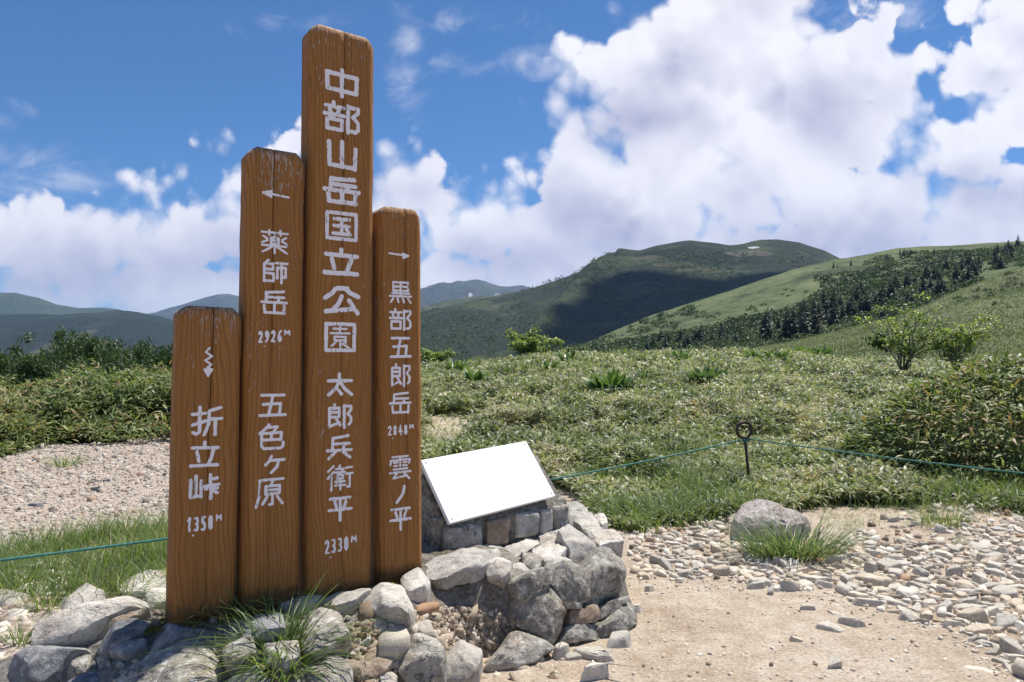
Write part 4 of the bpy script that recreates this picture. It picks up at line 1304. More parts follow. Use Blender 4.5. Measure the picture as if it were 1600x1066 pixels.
def stone_from_outline(px_poly, mat, parent, height=0.05, thick=0.08, flat=0.6, seed=0, lift=0.0, rough=1.0, nrm=None, name='stone', plane=None, facet=0.35, autolift=True):
    """stone whose visible outline falls on the given photo pixels, set into the mound surface"""
    ol = smooth_closed(px_poly, 56, 0.22)
    W = ray_hit(ol[:, 0], ol[:, 1])
    c = W.mean(0)
    if nrm is None:
        # best plane through the outline, facing up / out
        u, s_, vt = np.linalg.svd(W - c)
        n = vt[2]
        if n[2] < 0: n = -n
        if n[2] < 0.25 and n[1] > 0: n = -n
        v = c - np.array([0, 0, EYE])
        v /= np.linalg.norm(v)
        if np.dot(n, v) > -0.12:
            n = n - v * (np.dot(n, v) + 0.35)
        n /= np.linalg.norm(n)
    else:
        n = np.array(nrm, float); n /= np.linalg.norm(n)
    if plane is not None:
        c = np.array(plane, float); autolift = False
    # project the outline along the view rays on to that plane, pushed out until it clears the surface
    o = np.array([0, 0, EYE])
    c2 = c + n * (lift * 0.5 + max(0.0, np.percentile((W - c) @ n, 95)) * (1.0 if autolift else 0.0))
    d = W - o
    W = o + d * (((c2 - o) @ n) / (d @ n))[:, None]
    c2 = W.mean(0)
    size = np.sqrt(np.mean(np.sum((W - c2) ** 2, 1)))
    a = np.cross(n, [0.3, 0.8, 0.5]); a /= np.linalg.norm(a); b = np.cross(n, a)
    r = np.random.default_rng(seed * 7 + 3)
    rings = [(0.95, -thick * 1.6), (1.03, -thick * 0.6), (1.05, -height * 0.15), (1.04, height * 0.35), (1.02, height * 0.7), (0.98, height * 0.92), (0.90, height * 1.0),
             (0.80, height * 1.02), (0.68, height * 1.04), (0.54, height * 1.06), (0.40, height * 1.08), (0.26, height * 1.09), (0.13, height * 1.1)]
    V = []
    for (s_, h) in rings:
        q = c2 + (W - c2) * s_
        hh = h + ((1 - flat) * height * 0.55 * (1 - s_ * s_) if h > 0 else 0.0)
        V.append(q + n[None] * hh)
    V.append((c2 + n * (height * 1.1 + (1 - flat) * height * 0.55))[None])
    V.append((c2 - n * thick * 1.9)[None])
    V = np.concatenate(V)
    # broken faces: flat cuts across the upper rim
    for _ in range(int(r.integers(8, 14) if flat < 0.74 else r.integers(4, 8))):
        an = r.uniform(0, 6.283); el = r.uniform(0.75, 1.45)
        pn = (a * math.cos(an) + b * math.sin(an)) * math.cos(el) + n * math.sin(el)
        dd = (V - c2) @ pn
        lim = np.quantile(dd, r.uniform(0.66, 0.95) if flat < 0.74 else r.uniform(0.80, 0.97)) - facet * 0.01
        V = V - np.maximum(dd - lim, 0)[:, None] * pn * 0.92
    off = np.array([seed * 3.7, seed * 1.3, seed * 2.1])
    nz = np.stack([fbm(V + off, 9, 3, 5), fbm(V + off, 9, 3, 6), fbm(V + off, 9, 3, 7)], 1)
    ndn = fbm(V + off, 26, 4, 8)
    rid = np.abs(fbm(V + off, 15, 3, 12))
    V = V + (nz * min(0.016, size * 0.14) + n[None] * (ndn * min(0.009, size * 0.07) - rid * min(0.018, size * 0.12))[:, None]) * rough
    m = 56; k = len(rings)
    Q = []
    for i in range(k - 1):
        x = np.arange(m) + i * m; y = (np.arange(m) + 1) % m + i * m
        Q.append(np.stack([x, y, y + m, x + m], 1))
    x = np.arange(m) + (k - 1) * m; y = (np.arange(m) + 1) % m + (k - 1) * m
    T = np.stack([x, y, np.full(m, k * m)], 1)
    x = np.arange(m); y = (np.arange(m) + 1) % m
    T = np.concatenate([T, np.stack([y, x, np.full(m, k * m + 1)], 1)])
    Q = np.concatenate(Q)
    # outward faces
    p0, p1, p2 = V[Q[m * 5, 0]], V[Q[m * 5, 1]], V[Q[m * 5, 2]]
    if np.dot(np.cross(p1 - p0, p2 - p0), n) < 0:
        Q = Q[:, ::-1]; T = T[:, ::-1]
    me = mesh_np(name, V - c[None], [Q, T], mat, smooth=True)
    me.set_sharp_from_angle(angle=math.radians(32))
    ob = link(name, me, parent)
    base = np.array(parent.location) if parent is not None else np.zeros(3)
    ob.location = tuple(c - base)
    return ob, c2, n


MOUND = thing('stone_mound', 'low mound of grey rocks set in mortar, under the timber posts and the white board', 'stone mound', (-0.6, 3.3, 0.0))


def z_poly(pts, k=4.0, ox=0.0, oy=0.0):
    return [(ox + x / k, oy + y / k) for x, y in pts]


def build_mound():
    n, m = _MX.shape
    V = np.stack([_MX, _MY, _MZ], -1).reshape(-1, 3)
    keep = (poly_sd(_MX, _MY, M_BASE) < 0.06)
    kk = keep[:-1, :-1] & keep[1:, :-1] & keep[1:, 1:] & keep[:-1, 1:]
    i, j = np.nonzero(kk)
    Q = np.stack([i * m + j, (i + 1) * m + j, (i + 1) * m + j + 1, i * m + j + 1], 1)
    used = np.unique(Q); mp = np.full(n * m, -1); mp[used] = np.arange(len(used))
    me = mesh_np('mortar', V[used] - np.array(MOUND.location), mp[Q], mortar_mat(), smooth=True)
    link('mortar', me, MOUND)
    up = (0.0, -0.05, 1.0)
    CAPN = (0.0, -0.04, 1.0); CAP = (.3, 4.3, .39)
    WN = (.53, -.79, .30); WP = (.2, 3.705, 0.0)
    S = [
     # cap slabs along the rim, all level
     ([(664, 879), (705, 868), (768, 848), (782, 861), (757, 884), (722, 893), (692, 900), (669, 896)], ROCK_SLAB, .03, .045, .95, .0, (0, -.10, 1.0), (-.22, 3.86, .452)),
     ([(780, 858), (832, 833), (852, 838), (830, 856), (800, 863)], ROCK_SLAB, .018, .05, .95, .0, CAPN, CAP),
     ([(831, 860), (878, 839), (892, 859), (870, 872), (850, 876), (834, 869)], ROCK_PALE, .026, .06, .95, .0, CAPN, CAP),
     ([(870, 833), (897, 820), (928, 842), (931, 874), (897, 883), (889, 860)], ROCK_PALE, .045, .09, .9, .0, (.18, -.42, .88), (.37, 4.22, .375)),
     ([(896, 817), (925, 807), (942, 826), (938, 847), (922, 840)], ROCK_SLAB, .026, .06, .95, .0, CAPN, CAP),
     ([(926, 806), (945, 804), (951, 820), (941, 826)], ROCK_PALE, .03, .06, .8, .0, CAPN, CAP),
     ([(884, 781), (905, 784), (921, 798), (886, 801)], ROCK_SLAB, .022, .05, .95, .0, CAPN, CAP),
     ([(884, 803), (925, 799), (924, 808), (895, 816)], ROCK_SLAB, .022, .05, .95, .0, CAPN, CAP),
     ([(814, 864), (831, 861), (851, 875), (836, 886), (818, 878)], ROCK_GREY, .022, .06, .9, .0, CAPN, (0.1, 4.0, .375)),
     ([(852, 878), (871, 873), (889, 862), (893, 882), (879, 888), (860, 890)], ROCK_SLAB, .02, .06, .95, .0, (.2, -.45, .87), (.2, 4.05, .372)),
     ([(758, 882), (783, 866), (799, 878), (796, 896), (785, 908), (760, 904)], ROCK_PALE, .035, .07, .8, .0, (-.05, -.62, .78), (-.07, 3.78, .375)),
     ([(692, 864), (735, 853), (775, 842), (828, 832), (780, 855), (745, 862), (700, 872)], ROCK_SLAB, .010, .05, .97, .0, CAPN, (0, 3.95, .392)),
     ([(838, 832), (868, 822), (880, 836), (846, 846)], ROCK_GREY, .012, .05, .97, .0, CAPN, CAP),
     ([(940, 829), (955, 826), (974, 846), (950, 849), (938, 852)], ROCK_SLAB, .024, .06, .9, .0, CAPN, (.6, 4.5, .382)),
     ([(800, 882), (813, 880), (836, 889), (816, 899), (801, 900)], ROCK_SLAB, .02, .06, .9, .0, CAPN, (0.05, 3.9, .34)),
     # right-hand wall: faces flush, joints of mortar between
     ([(817, 901), (845, 888), (867, 892), (859, 911), (841, 931), (822, 942), (808, 927), (807, 912)], ROCK_WALL, .034, .09, .85, .0, WN, WP),
     ([(863, 896), (882, 877), (902, 885), (920, 912), (917, 937), (901, 944), (885, 937), (864, 916)], ROCK_WALL, .032, .09, .85, .0, (.58, -.74, .34), WP),
     ([(919, 942), (917, 902), (933, 869), (950, 849), (974, 849), (987, 870), (989, 919), (967, 934), (941, 940)], ROCK_GREY, .05, .12, .7, .0, (.66, -.64, .40), (.565, 3.975, 0)),
     ([(810, 937), (858, 914), (874, 935), (890, 955), (887, 981), (871, 1002), (858, 1008), (840, 992), (815, 984), (808, 965)], ROCK_WALL, .04, .10, .8, .0, (.50, -.80, .33), WP),
     ([(870, 920), (889, 940), (915, 943), (912, 951), (893, 952), (884, 948)], ROCK_WALL, .02, .08, .9, .0, WN, WP),
     ([(893, 955), (935, 943), (939, 968), (925, 972), (892, 978)], ROCK_BROWN, .02, .08, .9, -.03, WN, WP),
     ([(955, 962), (984, 938), (994, 950), (992, 971), (967, 997), (948, 1002), (940, 986)], ROCK_WALL, .035, .09, .8, .0, (.74, -.56, .36), (.58, 3.985, 0)),
     ([(940, 944), (966, 937), (983, 930), (982, 938), (955, 960), (942, 968)], ROCK_WALL, .02, .08, .9, -.02, (.66, -.64, .40), (.565, 3.975, 0)),
     ([(754, 1052), (797, 990), (814, 986), (850, 1002), (864, 1013), (832, 1036), (790, 1047)], ROCK_GREY, .045, .10, .8, .0, (.32, -.78, .54), (.06, 3.60, .06)),
     ([(889, 980), (924, 974), (938, 970), (940, 999), (905, 1004), (876, 1008), (886, 994)], ROCK_WALL, .022, .08, .9, -.02, WN, WP),
     ([(868, 897), (862, 914), (845, 934), (856, 912), (872, 916)], ROCK_GREY, .012, .06, .9, -.02, WN, WP),
     # broken front, middle
     ([(560, 958), (566, 930), (586, 912), (628, 909), (646, 946), (640, 966), (600, 962)], ROCK_SLAB, .05, .08, .85, .02, (-.1, -.35, .93)),
     ([(625, 906), (660, 892), (672, 905), (668, 922), (640, 937), (631, 922)], ROCK_SLAB, .04, .06, .9, .012, (0, -.3, .95)),
     ([(495, 950), (520, 937), (575, 919), (580, 930), (555, 948), (525, 956)], ROCK_PALE, .035, .06, .9, .008, (0, -.25, .95)),
     ([(470, 1000), (480, 963), (505, 955), (532, 960), (537, 975), (548, 1000), (520, 1020), (490, 1031), (471, 1016)], ROCK_GREY, .05, .10, .85, .02, (.1, -.5, .85)),
     ([(436, 951), (455, 936), (490, 931), (504, 936), (490, 945), (460, 956)], ROCK_PALE, .025, .04, .9, .012, up),
     ([(545, 1051), (558, 1025), (610, 1009), (623, 1020), (602, 1050), (565, 1066)], ROCK_BROWN, .05, .08, .6, .0, (.1, -.5, .85)),
     ([(464, 1052), (500, 1032), (530, 1026), (549, 1046), (552, 1078), (500, 1085), (456, 1075)], ROCK_GREY, .03, .08, .85, -.01, (0, -.45, .9)),
     ([(594, 1063), (610, 1048), (621, 1059), (618, 1076), (598, 1078)], ROCK_PALE, .04, .06, .5, .01, (0, -.4, .9)),
     ([(628, 1012), (655, 994), (682, 1000), (694, 1020), (691, 1050), (672, 1066), (640, 1068), (618, 1042)], ROCK_GREY, .07, .12, .7, .02, (-.05, -.6, .8)),
     ([(694, 1025), (720, 1004), (753, 1010), (749, 1040), (736, 1062), (696, 1066)], ROCK_PALE, .055, .08, .6, .01, (0, -.45, .9)),
     ([(640, 985), (655, 968), (672, 974), (682, 992), (660, 994)], ROCK_SLAB, .025, .05, .85, .01, (0, -.35, .93)),
     # left side
     ([(172, 909), (200, 899), (264, 891), (266, 918), (236, 931), (196, 935), (180, 921)], ROCK_PALE, .045, .10, .92, .04, (-.1, -.2, .97)),
     ([(83, 966), (100, 935), (140, 917), (161, 924), (152, 946), (110, 963)], ROCK_PALE, .04, .10, .92, .04, (-.2, -.25, .94)),
     ([(50, 1006), (60, 985), (130, 955), (200, 930), (226, 939), (229, 950), (182, 966), (130, 986), (80, 1001)], ROCK_PALE, .04, .10, .95, .08, (-.14, -.34, .93)),
     ([(228, 936), (240, 927), (264, 924), (264, 941), (236, 953)], ROCK_PALE, .03, .05, .85, .008, (-.1, -.2, .97)),
     ([(138, 991), (170, 966), (211, 951), (231, 958), (216, 971), (166, 996)], ROCK_BROWN, .04, .06, .8, .0, (-.15, -.45, .88)),
     ([(82, 1001), (125, 984), (136, 990), (126, 1001), (91, 1008)], ROCK_DARK, .035, .06, .8, .0, (-.2, -.4, .9)),
     ([(145, 1012), (175, 985), (215, 973), (236, 978), (226, 991), (191, 1013), (166, 1021)], ROCK_DARK, .035, .09, .9, .04, (-.15, -.4, .9)),
     ([(173, 1026), (200, 1011), (231, 1004), (231, 1016), (196, 1034)], ROCK_DARK, .04, .06, .8, .0, (-.1, -.5, .85)),
     ([(12, 1052), (45, 1024), (90, 1009), (131, 1007), (139, 1018), (104, 1040), (70, 1066), (20, 1072)], ROCK_DARK, .05, .12, .9, .05, (-.2, -.42, .88)),
     ([(98, 1041), (125, 1025), (141, 1025), (136, 1051), (105, 1060)], ROCK_GREY, .03, .06, .4, -.01, (-.2, -.55, .8)),
     ([(150, 1031), (170, 1021), (173, 1041), (155, 1047)], ROCK_GREY, .025, .05, .4, -.01, (-.2, -.5, .8)),
     ([(170, 1085), (196, 1062), (232, 1034), (300, 1009), (346, 1001), (346, 1036), (318, 1085)], ROCK_GREY, .05, .12, .92, .05, (-.05, -.38, .92)),
     ([(348, 1036), (350, 1004), (396, 1007), (402, 1024), (381, 1037), (365, 1047)], ROCK_GREY, .05, .07, .8, .01, (0, -.35, .93)),
     ([(230, 991), (270, 979), (350, 984), (348, 998), (290, 1006), (236, 1024)], ROCK_DARK, .04, .06, .8, .0, (-.1, -.35, .93)),
     ([(350, 984), (395, 972), (440, 966), (445, 985), (400, 1000), (352, 998)], ROCK_DARK, .035, .06, .8, .0, (0, -.3, .95)),
     ([(45, 1021), (60, 1005), (83, 998), (81, 1011), (60, 1021)], ROCK_BROWN, .03, .05, .8, .01, (-.2, -.4, .9)),
     ([(330, 1060), (362, 1050), (398, 1042), (420, 1060), (410, 1085), (340, 1085)], ROCK_DARK, .05, .07, .6, .0, (0, -.45, .9)),
     ([(85, 1085), (108, 1062), (150, 1052), (172, 1066), (165, 1090)], ROCK_DARK, .05, .07, .6, .0, (-.2, -.5, .85)),
     ([(410, 1010), (440, 1000), (466, 1004), (468, 1030), (440, 1046), (412, 1036)], ROCK_GREY, .025, .07, .85, -.01, (0, -.4, .9)),
    ]
    for k, row in enumerate(S):
        poly, mat, h, th, fl, lift, nn = row[:7]
        stone_from_outline(poly, mat, MOUND, h, th, fl, k + 1, lift, 0.75 if len(row) > 7 else 0.6 if fl > 0.7 else 1.0, nn, plane=row[7] if len(row) > 7 else None)
    # small packing stones in the joints
    r = np.random.default_rng(77)
    P = [np.array(q[0], float) for q in S]
    placed = []
    zone = [(0, 1060), (60, 985), (170, 905), (262, 930), (360, 975), (470, 945), (560, 925), (660, 885), (720, 862), (870, 815), (945, 805), (985, 860), (990, 960),
            (900, 1005), (830, 1040), (700, 1075), (300, 1085), (40, 1085)]
    niche = [(640, 905), (740, 890), (810, 905), (810, 970), (700, 960), (640, 950)]
    tries = 0
    while len(placed) < 34 and tries < 6000:
        tries += 1
        x, y = r.uniform(5, 640), r.uniform(880, 1080)
        rad = r.uniform(5, 12)
        pt = (np.array([x]), np.array([y]))
        if poly_sd(*pt, zone)[0] > -4 or poly_sd(*pt, niche)[0] < 2: continue
        if 262 < x < 662 and y < np.interp(x, [262, 368, 470, 583, 661], [978, 950, 944, 922, 892]): continue
        if min(poly_sd(*pt, q)[0] for q in P) < rad * 1.05: continue
        if any(math.hypot(x - a, y - b) < rad + c + 1 for a, b, c in placed): continue
        placed.append((x, y, rad))
    mats = [ROCK_GREY, ROCK_WALL, ROCK_SLAB, ROCK_BROWN, ROCK_PALE]
    for k, (x, y, rad) in enumerate(placed):
        n = int(r.integers(5, 8)); a0 = r.uniform(0, 6.28)
        sq = r.uniform(.5, .8)
        poly = [(x + rad * r.uniform(.75, 1.15) * math.cos(a0 + 6.283 * i / n) * 1.25, y + sq * rad * r.uniform(.75, 1.15) * math.sin(a0 + 6.283 * i / n)) for i in range(n)]
        stone_from_outline(poly, mats[int(r.integers(0, 5))], MOUND, .028, .05, .7, 200 + k, .0, 1.0, (r.uniform(-.2, .2), -.5, .8))


build_mound()


# ------------------------------------------------------------------ plinth of squared stones with the blank white board
PL_BL = np.array([-0.372, 4.13, 0.40]); PL_BR = np.array([0.352, 4.76, 0.40])


def mesh_box_pts(name, P, mat, parent, bev=0.008, sub=3, rough=0.004, seed=0):
    """hexahedron from 8 corner points (bottom 4, top 4), bevelled and roughened"""
    bm = bmesh.new()
    v = [bm.verts.new(p) for p in P]
    for f in ((3, 2, 1, 0), (4, 5, 6, 7), (0, 1, 5, 4), (1, 2, 6, 5), (2, 3, 7, 6), (3, 0, 4, 7)):
        bm.faces.new([v[i] for i in f])
    bmesh.ops.recalc_face_normals(bm, faces=bm.faces[:])
    bmesh.ops.bevel(bm, geom=bm.edges[:], offset=bev, segments=2, affect='EDGES', profile=0.5)
    if sub:
        bmesh.ops.subdivide_edges(bm, edges=bm.edges[:], cuts=sub, use_grid_fill=True)
        C = np.array([x.co for x in bm.verts])
        N = np.array([x.normal for x in bm.verts])
        d = fbm(C + seed * 2.3, 12, 4, seed) * rough * 1.6 + fbm(C + seed, 45, 3, seed + 1) * rough
        for x, c, n, q in zip(bm.verts, C, N, d): x.co = c + n * q
    me = bpy.data.meshes.new(name)
    bm.to_mesh(me); bm.free()
    for p in me.polygons: p.use_smooth = bool(sub)
    me.materials.append(mat)
    return link(name, me, parent)


def build_plinth():
    t = PL_BR - PL_BL; L = np.linalg.norm(t); t = t / L
    bk = np.array([-t[1], t[0], 0.0])
    root = thing('stone_plinth', 'small wedge of squared stones and mortar carrying the blank white board', 'plinth', tuple(PL_BL + t * L / 2 + bk * 0.12))
    o = np.array(root.location)
    M = mortar_mat()
    zf = 0.185; zb = 0.46; dp = 0.27
    q = [PL_BL - bk * 0.0, PL_BR, PL_BR + bk * dp, PL_BL + bk * dp]
    lo = [p + np.array([0, 0, -0.12]) for p in q]
    hi = [q[0] + np.array([0, 0, zf - 0.03]), q[1] + np.array([0, 0, zf - 0.03]), q[2] + np.array([0, 0, zb]), q[3] + np.array([0, 0, zb])]
    mesh_box_pts('mortar', [p - o for p in lo + hi], M, root, 0.02, 4, 0.007, 4)
    # four squared stones in the front and two in each flank
    def face_stone(u0, u1, z0, z1, k, mat, side=0):
        if side == 0:
            a, b, n_ = PL_BL + t * u0, PL_BL + t * u1, -bk
        elif side == 1:
            a, b, n_ = PL_BR + bk * u0, PL_BR + bk * u1, t
        else:
            a, b, n_ = PL_BL + bk * u1, PL_BL + bk * u0, -t
        up = np.array([0, 0, 1.0])
        rr = np.random.default_rng(k)
        j = lambda: (t * rr.uniform(-.012, .012) + up * rr.uniform(-.012, .012))
        back = -n_ * 0.05; fr = n_ * 0.032
        c = [a + up * z0 + fr + j(), b + up * z0 + fr + j(), b + up * z0 + back, a + up * z0 + back,
             a + up * z1 + fr + j(), b + up * z1 + fr + j(), b + up * z1 + back, a + up * z1 + back]
        mesh_box_pts('stone', [p - o for p in c], mat, root, 0.018, 4, 0.006, k)
    face_stone(0.00, 0.245, 0.015, 0.150, 11, ROCK_GREY)
    face_stone(0.285, 0.455, 0.005, 0.160, 12, ROCK_BROWN)
    face_stone(0.51, 0.685, 0.010, 0.158, 13, ROCK_SLAB)
    face_stone(0.715, 0.81, 0.010, 0.155, 14, ROCK_SLAB)
    face_stone(0.83, 0.955, 0.010, 0.165, 15, ROCK_GREY)
    face_stone(0.03, 0.15, 0.02, 0.20, 16, ROCK_WALL, 2)
    face_stone(0.02, 0.13, 0.02, 0.20, 17, ROCK_WALL, 1)
    # the board
    bl = px3(703, 818, 4.10); br = px3(868, 775, 4.66)
    d = br - bl; wd = np.linalg.norm(d); d /= wd
    tl = px3(664, 718, 4.292)
    up = tl - bl; up -= d * (up @ d); hh = np.linalg.norm(up); up /= hh
    n = np.cross(d, up)
    board = thing('board', 'blank white tilted panel on the stone plinth beside the posts', 'board', tuple(bl + d * wd / 2 + up * hh / 2))
    c = np.array(board.location)
    m, tn, b, out = new_mat('white_panel')
    pp = coords(tn)
    sm = tn.ss(tn.noise(pp, 7, 4, 0.6), 0.62, 0.72)
    tn.put(b, 'Base Color', tn.mix(tn.math('MULTIPLY', sm, 0.05), (0.93, 0.93, 0.93), (0.6, 0.6, 0.6)))
    b.inputs['Roughness'].default_value = 0.35
    th = 0.026
    P = [bl - n * th, br - n * th, br + up * hh - n * th, bl + up * hh - n * th, bl, br, br + up * hh, bl + up * hh]
    mesh_box_pts('panel', [p - c for p in P], m, board, 0.0025, 0)
    mm, tn, b, out = new_mat('bolt_steel')
    b.inputs['Base Color'].default_value = (0.16, 0.15, 0.14, 1); b.inputs['Metallic'].default_value = 0.8; b.inputs['Roughness'].default_value = 0.5
    for (x, y) in ((0.025, 0.022), (wd - 0.025, 0.022), (0.025, hh - 0.022), (wd - 0.025, hh - 0.022)):
        bm = bmesh.new()
        bmesh.ops.create_cone(bm, cap_ends=True, segments=12, radius1=0.0038, radius2=0.003, depth=0.005)
        me = bpy.data.meshes.new('bolt'); bm.to_mesh(me); bm.free(); me.materials.append(mm)
        ob = link('bolt', me, board)
        ob.location = tuple(bl + d * x + up * y + n * 0.0022 - c)
        ob.rotation_euler = Vector(n).to_track_quat('Z', 'Y').to_euler()
    # mortar bed between plinth and board
    e = 0.02
    bed = [bl + d * e - n * 0.06 + up * 0.01, br - d * e - n * 0.06 + up * 0.01, br - d * e + up * (hh - e) - n * 0.06, bl + d * e + up * (hh - e) - n * 0.06,
           bl + d * e - n * (th + 0.001) + up * 0.012, br - d * e - n * (th + 0.001) + up * 0.012, br - d * e + up * (hh - e) - n * (th + 0.001), bl + d * e + up * (hh - e) - n * (th + 0.001)]
    mesh_box_pts('mortar_bed', [p - o for p in bed], M, root, 0.006, 2, 0.003, 9)


build_plinth()

# ------------------------------------------------------------------ near plants
SASA = leaf_mat('bamboo_grass_leaf', [(0.0, (0.050, 0.076, 0.024)), (0.20, (0.10, 0.138, 0.046)), (0.42, (0.19, 0.228, 0.092)), (0.60, (0.31, 0.335, 0.18)), (0.76, (0.46, 0.45, 0.33)),
                                      (0.88, (0.34, 0.25, 0.16)), (1.0, (0.56, 0.53, 0.44))], 0.46, 0.30, 0.42, 0.9, spec=0.42, big=0.7)
SASA_DARK = leaf_mat('bamboo_grass_leaf_dark', [(0.0, (0.045, 0.075, 0.02)), (0.3, (0.09, 0.135, 0.036)), (0.55, (0.175, 0.215, 0.068)), (0.74, (0.30, 0.305, 0.14)), (0.87, (0.28, 0.17, 0.075)),
                                                (1.0, (0.42, 0.36, 0.22))], 0.5, 0.30, 0.3, 0.9, spec=0.35)
GRASS = leaf_mat('grass_blade', [(0.0, (0.055, 0.10, 0.022)), (0.4, (0.11, 0.175, 0.04)), (0.75, (0.19, 0.25, 0.075)), (0.87, (0.33, 0.33, 0.15)), (0.95, (0.46, 0.38, 0.22)), (1.0, (0.52, 0.45, 0.30))],
                 0.45, 0.38, 0.25, 1.5)
GRASS_COOL = leaf_mat('sedge_blade', [(0.0, (0.05, 0.09, 0.03)), (0.4, (0.10, 0.155, 0.055)), (0.75, (0.18, 0.235, 0.10)), (0.86, (0.33, 0.34, 0.18)), (0.95, (0.44, 0.36, 0.21)), (1.0, (0.50, 0.43, 0.28))],
                      0.4, 0.35, 0.25, 1.5)
HELL = leaf_mat('broad_leaf', [(0.0, (0.055, 0.11, 0.03)), (0.5, (0.10, 0.175, 0.05)), (1.0, (0.19, 0.27, 0.09))], 0.4, 0.3, 0.2, 1.0)


def veg_height(x, y):
    return 0.07 + 0.34 * sstep(fbm2(x, y, 0.75, 3, 61), -.32, .36) + 0.20 * fbm2(x, y, 2.0, 3, 62)


def clear_of_stones(x, y):
    return mound_z(x, y) < -0.04


def sasa_field(n, y0, y1, p0, p1, lscale, power, hscale=1.0, mask=None, seed=0, leaf=(0.13, 0.024)):
    """plants of five leaves each over a depth range of the meadow"""
    r = np.random.default_rng(seed)
    u = r.random(n)
    Y = (y0 ** power + u * (y1 ** power - y0 ** power)) ** (1 / power)
    px = r.uniform(p0, p1, n)
    X = (px - 800) / F * Y
    keep = r.random(n) < veg_mask(X, Y, 5.0)
    keep &= clear_of_stones(X, Y)
    keep &= r.random(n) > sstep(bare(X, Y), .15, .5) * 0.97
    keep &= r.random(n) < 0.45 + 0.75 * sstep(veg_height(X, Y), .05, .3)
    X, Y = X[keep], Y[keep]
    m = len(X)
    gz = ground_z(X, Y)
    h = np.maximum(veg_height(X, Y), 0.06) * hscale * r.uniform(0.6, 1.05, m)
    edge = sstep(Y, 7.4, 10.5) * 0.62 + 0.38
    h = h * edge
    k = 5
    L = leaf[0] * lscale
    base = np.stack([X, Y, gz + h], 1)
    P = np.repeat(base, k, 0)
    az = np.repeat(r.uniform(0, 6.283, m), k) + np.tile(np.arange(k) * 1.26, m) + r.uniform(-.5, .5, m * k)
    el = r.normal(0.28, 0.38, m * k)
    D = np.stack([np.cos(az) * np.cos(el), np.sin(az) * np.cos(el), np.sin(el)], 1)
    P = P + D * (0.02 * lscale) + r.normal(0, 0.025 * lscale, (m * k, 3)) * np.array([1, 1, 0.8])
    N = np.array([0, 0, 1.0]) + r.normal(0, .35, (m * k, 3))
    sc = np.repeat(1.0 + np.maximum(Y - y0, 0) / y0 * 0.35, k)
    Ls = L * r.uniform(0.6, 1.2, m * k) * sc
    return leaves_mesh(P, D, N, Ls, Ls * leaf[1] / leaf[0] * r.uniform(.75, 1.3, m * k), r.uniform(0.0, .5, m * k))


def build_meadow():
    parts = [sasa_field(30000, 6.4, 10.5, 560, 1760, 0.88, 1.2, 1.0, None, 1),
             sasa_field(34000, 10.5, 17, 560, 1760, 0.98, 1.0, 1.0, None, 2, (0.14, 0.028)),
             sasa_field(38000, 17, 30, 560, 1760, 1.3, 0.9, 1.0, None, 3, (0.14, 0.030)),
             sasa_field(36000, 30, 64, 540, 1800, 2.4, 0.8, 1.15, None, 4, (0.14, 0.032))]
    v, f = join_vf(parts)
    o = link('bamboo_grass', mesh_np('bamboo_grass', v, f, SASA))
    tag(o, 'pale green bamboo grass covering the open meadow', 'bamboo grass', kind='stuff')
    # bank of taller bamboo grass across the gravel, on the left
    parts = [sasa_field(17000, 10.4, 12.4, -460, 640, 1.15, 1.0, 1.0, None, 5), sasa_field(21000, 12.0, 19, -460, 640, 1.35, 1.0, 1.0, None, 6, (0.14, 0.028))]
    vs = []
    for v, f in parts:
        x, y = v[:, 0], v[:, 1]
        px = 800 + F * x / y
        lift = (sstep(y, 11.2, 13.8) * 0.6 + sstep(y, 13, 18) * 0.15) * (1 + 0.35 * fbm2(x, y, 0.5, 3, 66))
        v = v.copy(); v[:, 2] += lift * np.random.default_rng(3).uniform(0.25, 1.0, len(v) // 6).repeat(6)
        vs.append((v, f))
    v, f = join_vf(vs)
    o = link('bamboo_grass', mesh_np('bamboo_grass', v, f, SASA_DARK))
    tag(o, 'bank of dark bamboo grass beyond the gravel at the left', 'bamboo grass', kind='stuff')


build_meadow()


def tuft(name, label, pxc, pyc, n, L, spread, W=0.006, droop=0.55, mat=None, seed=0, aspect=1.0, lean=0.5, z=None, group=None, cat='grass tuft'):
    r = np.random.default_rng(seed)
    c = ray_hit(pxc, pyc)[0]
    if z is not None: c[2] = z
    a = r.uniform(0, 6.283, n); q = np.sqrt(r.random(n)) * spread
    P = np.stack([np.cos(a) * q, np.sin(a) * q * aspect, np.zeros(n)], 1)
    wx, wy = P[:, 0] + c[0], P[:, 1] + c[1]
    P[:, 2] = np.clip(surf_z(wx, wy) - c[2], -0.12, 0.12) - 0.01
    D = np.stack([np.cos(a) * (q / spread) * lean + r.normal(0, .22, n), np.sin(a) * (q / spread) * lean + r.normal(0, .22, n), np.ones(n)], 1)
    v, f = blades_mesh(P, D, L * r.uniform(.45, 1.15, n), W * r.uniform(.6, 1.3, n), droop * r.uniform(.3, 1.6, n), 5)
    o = link(name, mesh_np(name, v, f, mat or GRASS))
    o.location = tuple(c)
    return tag(o, label, cat, group)


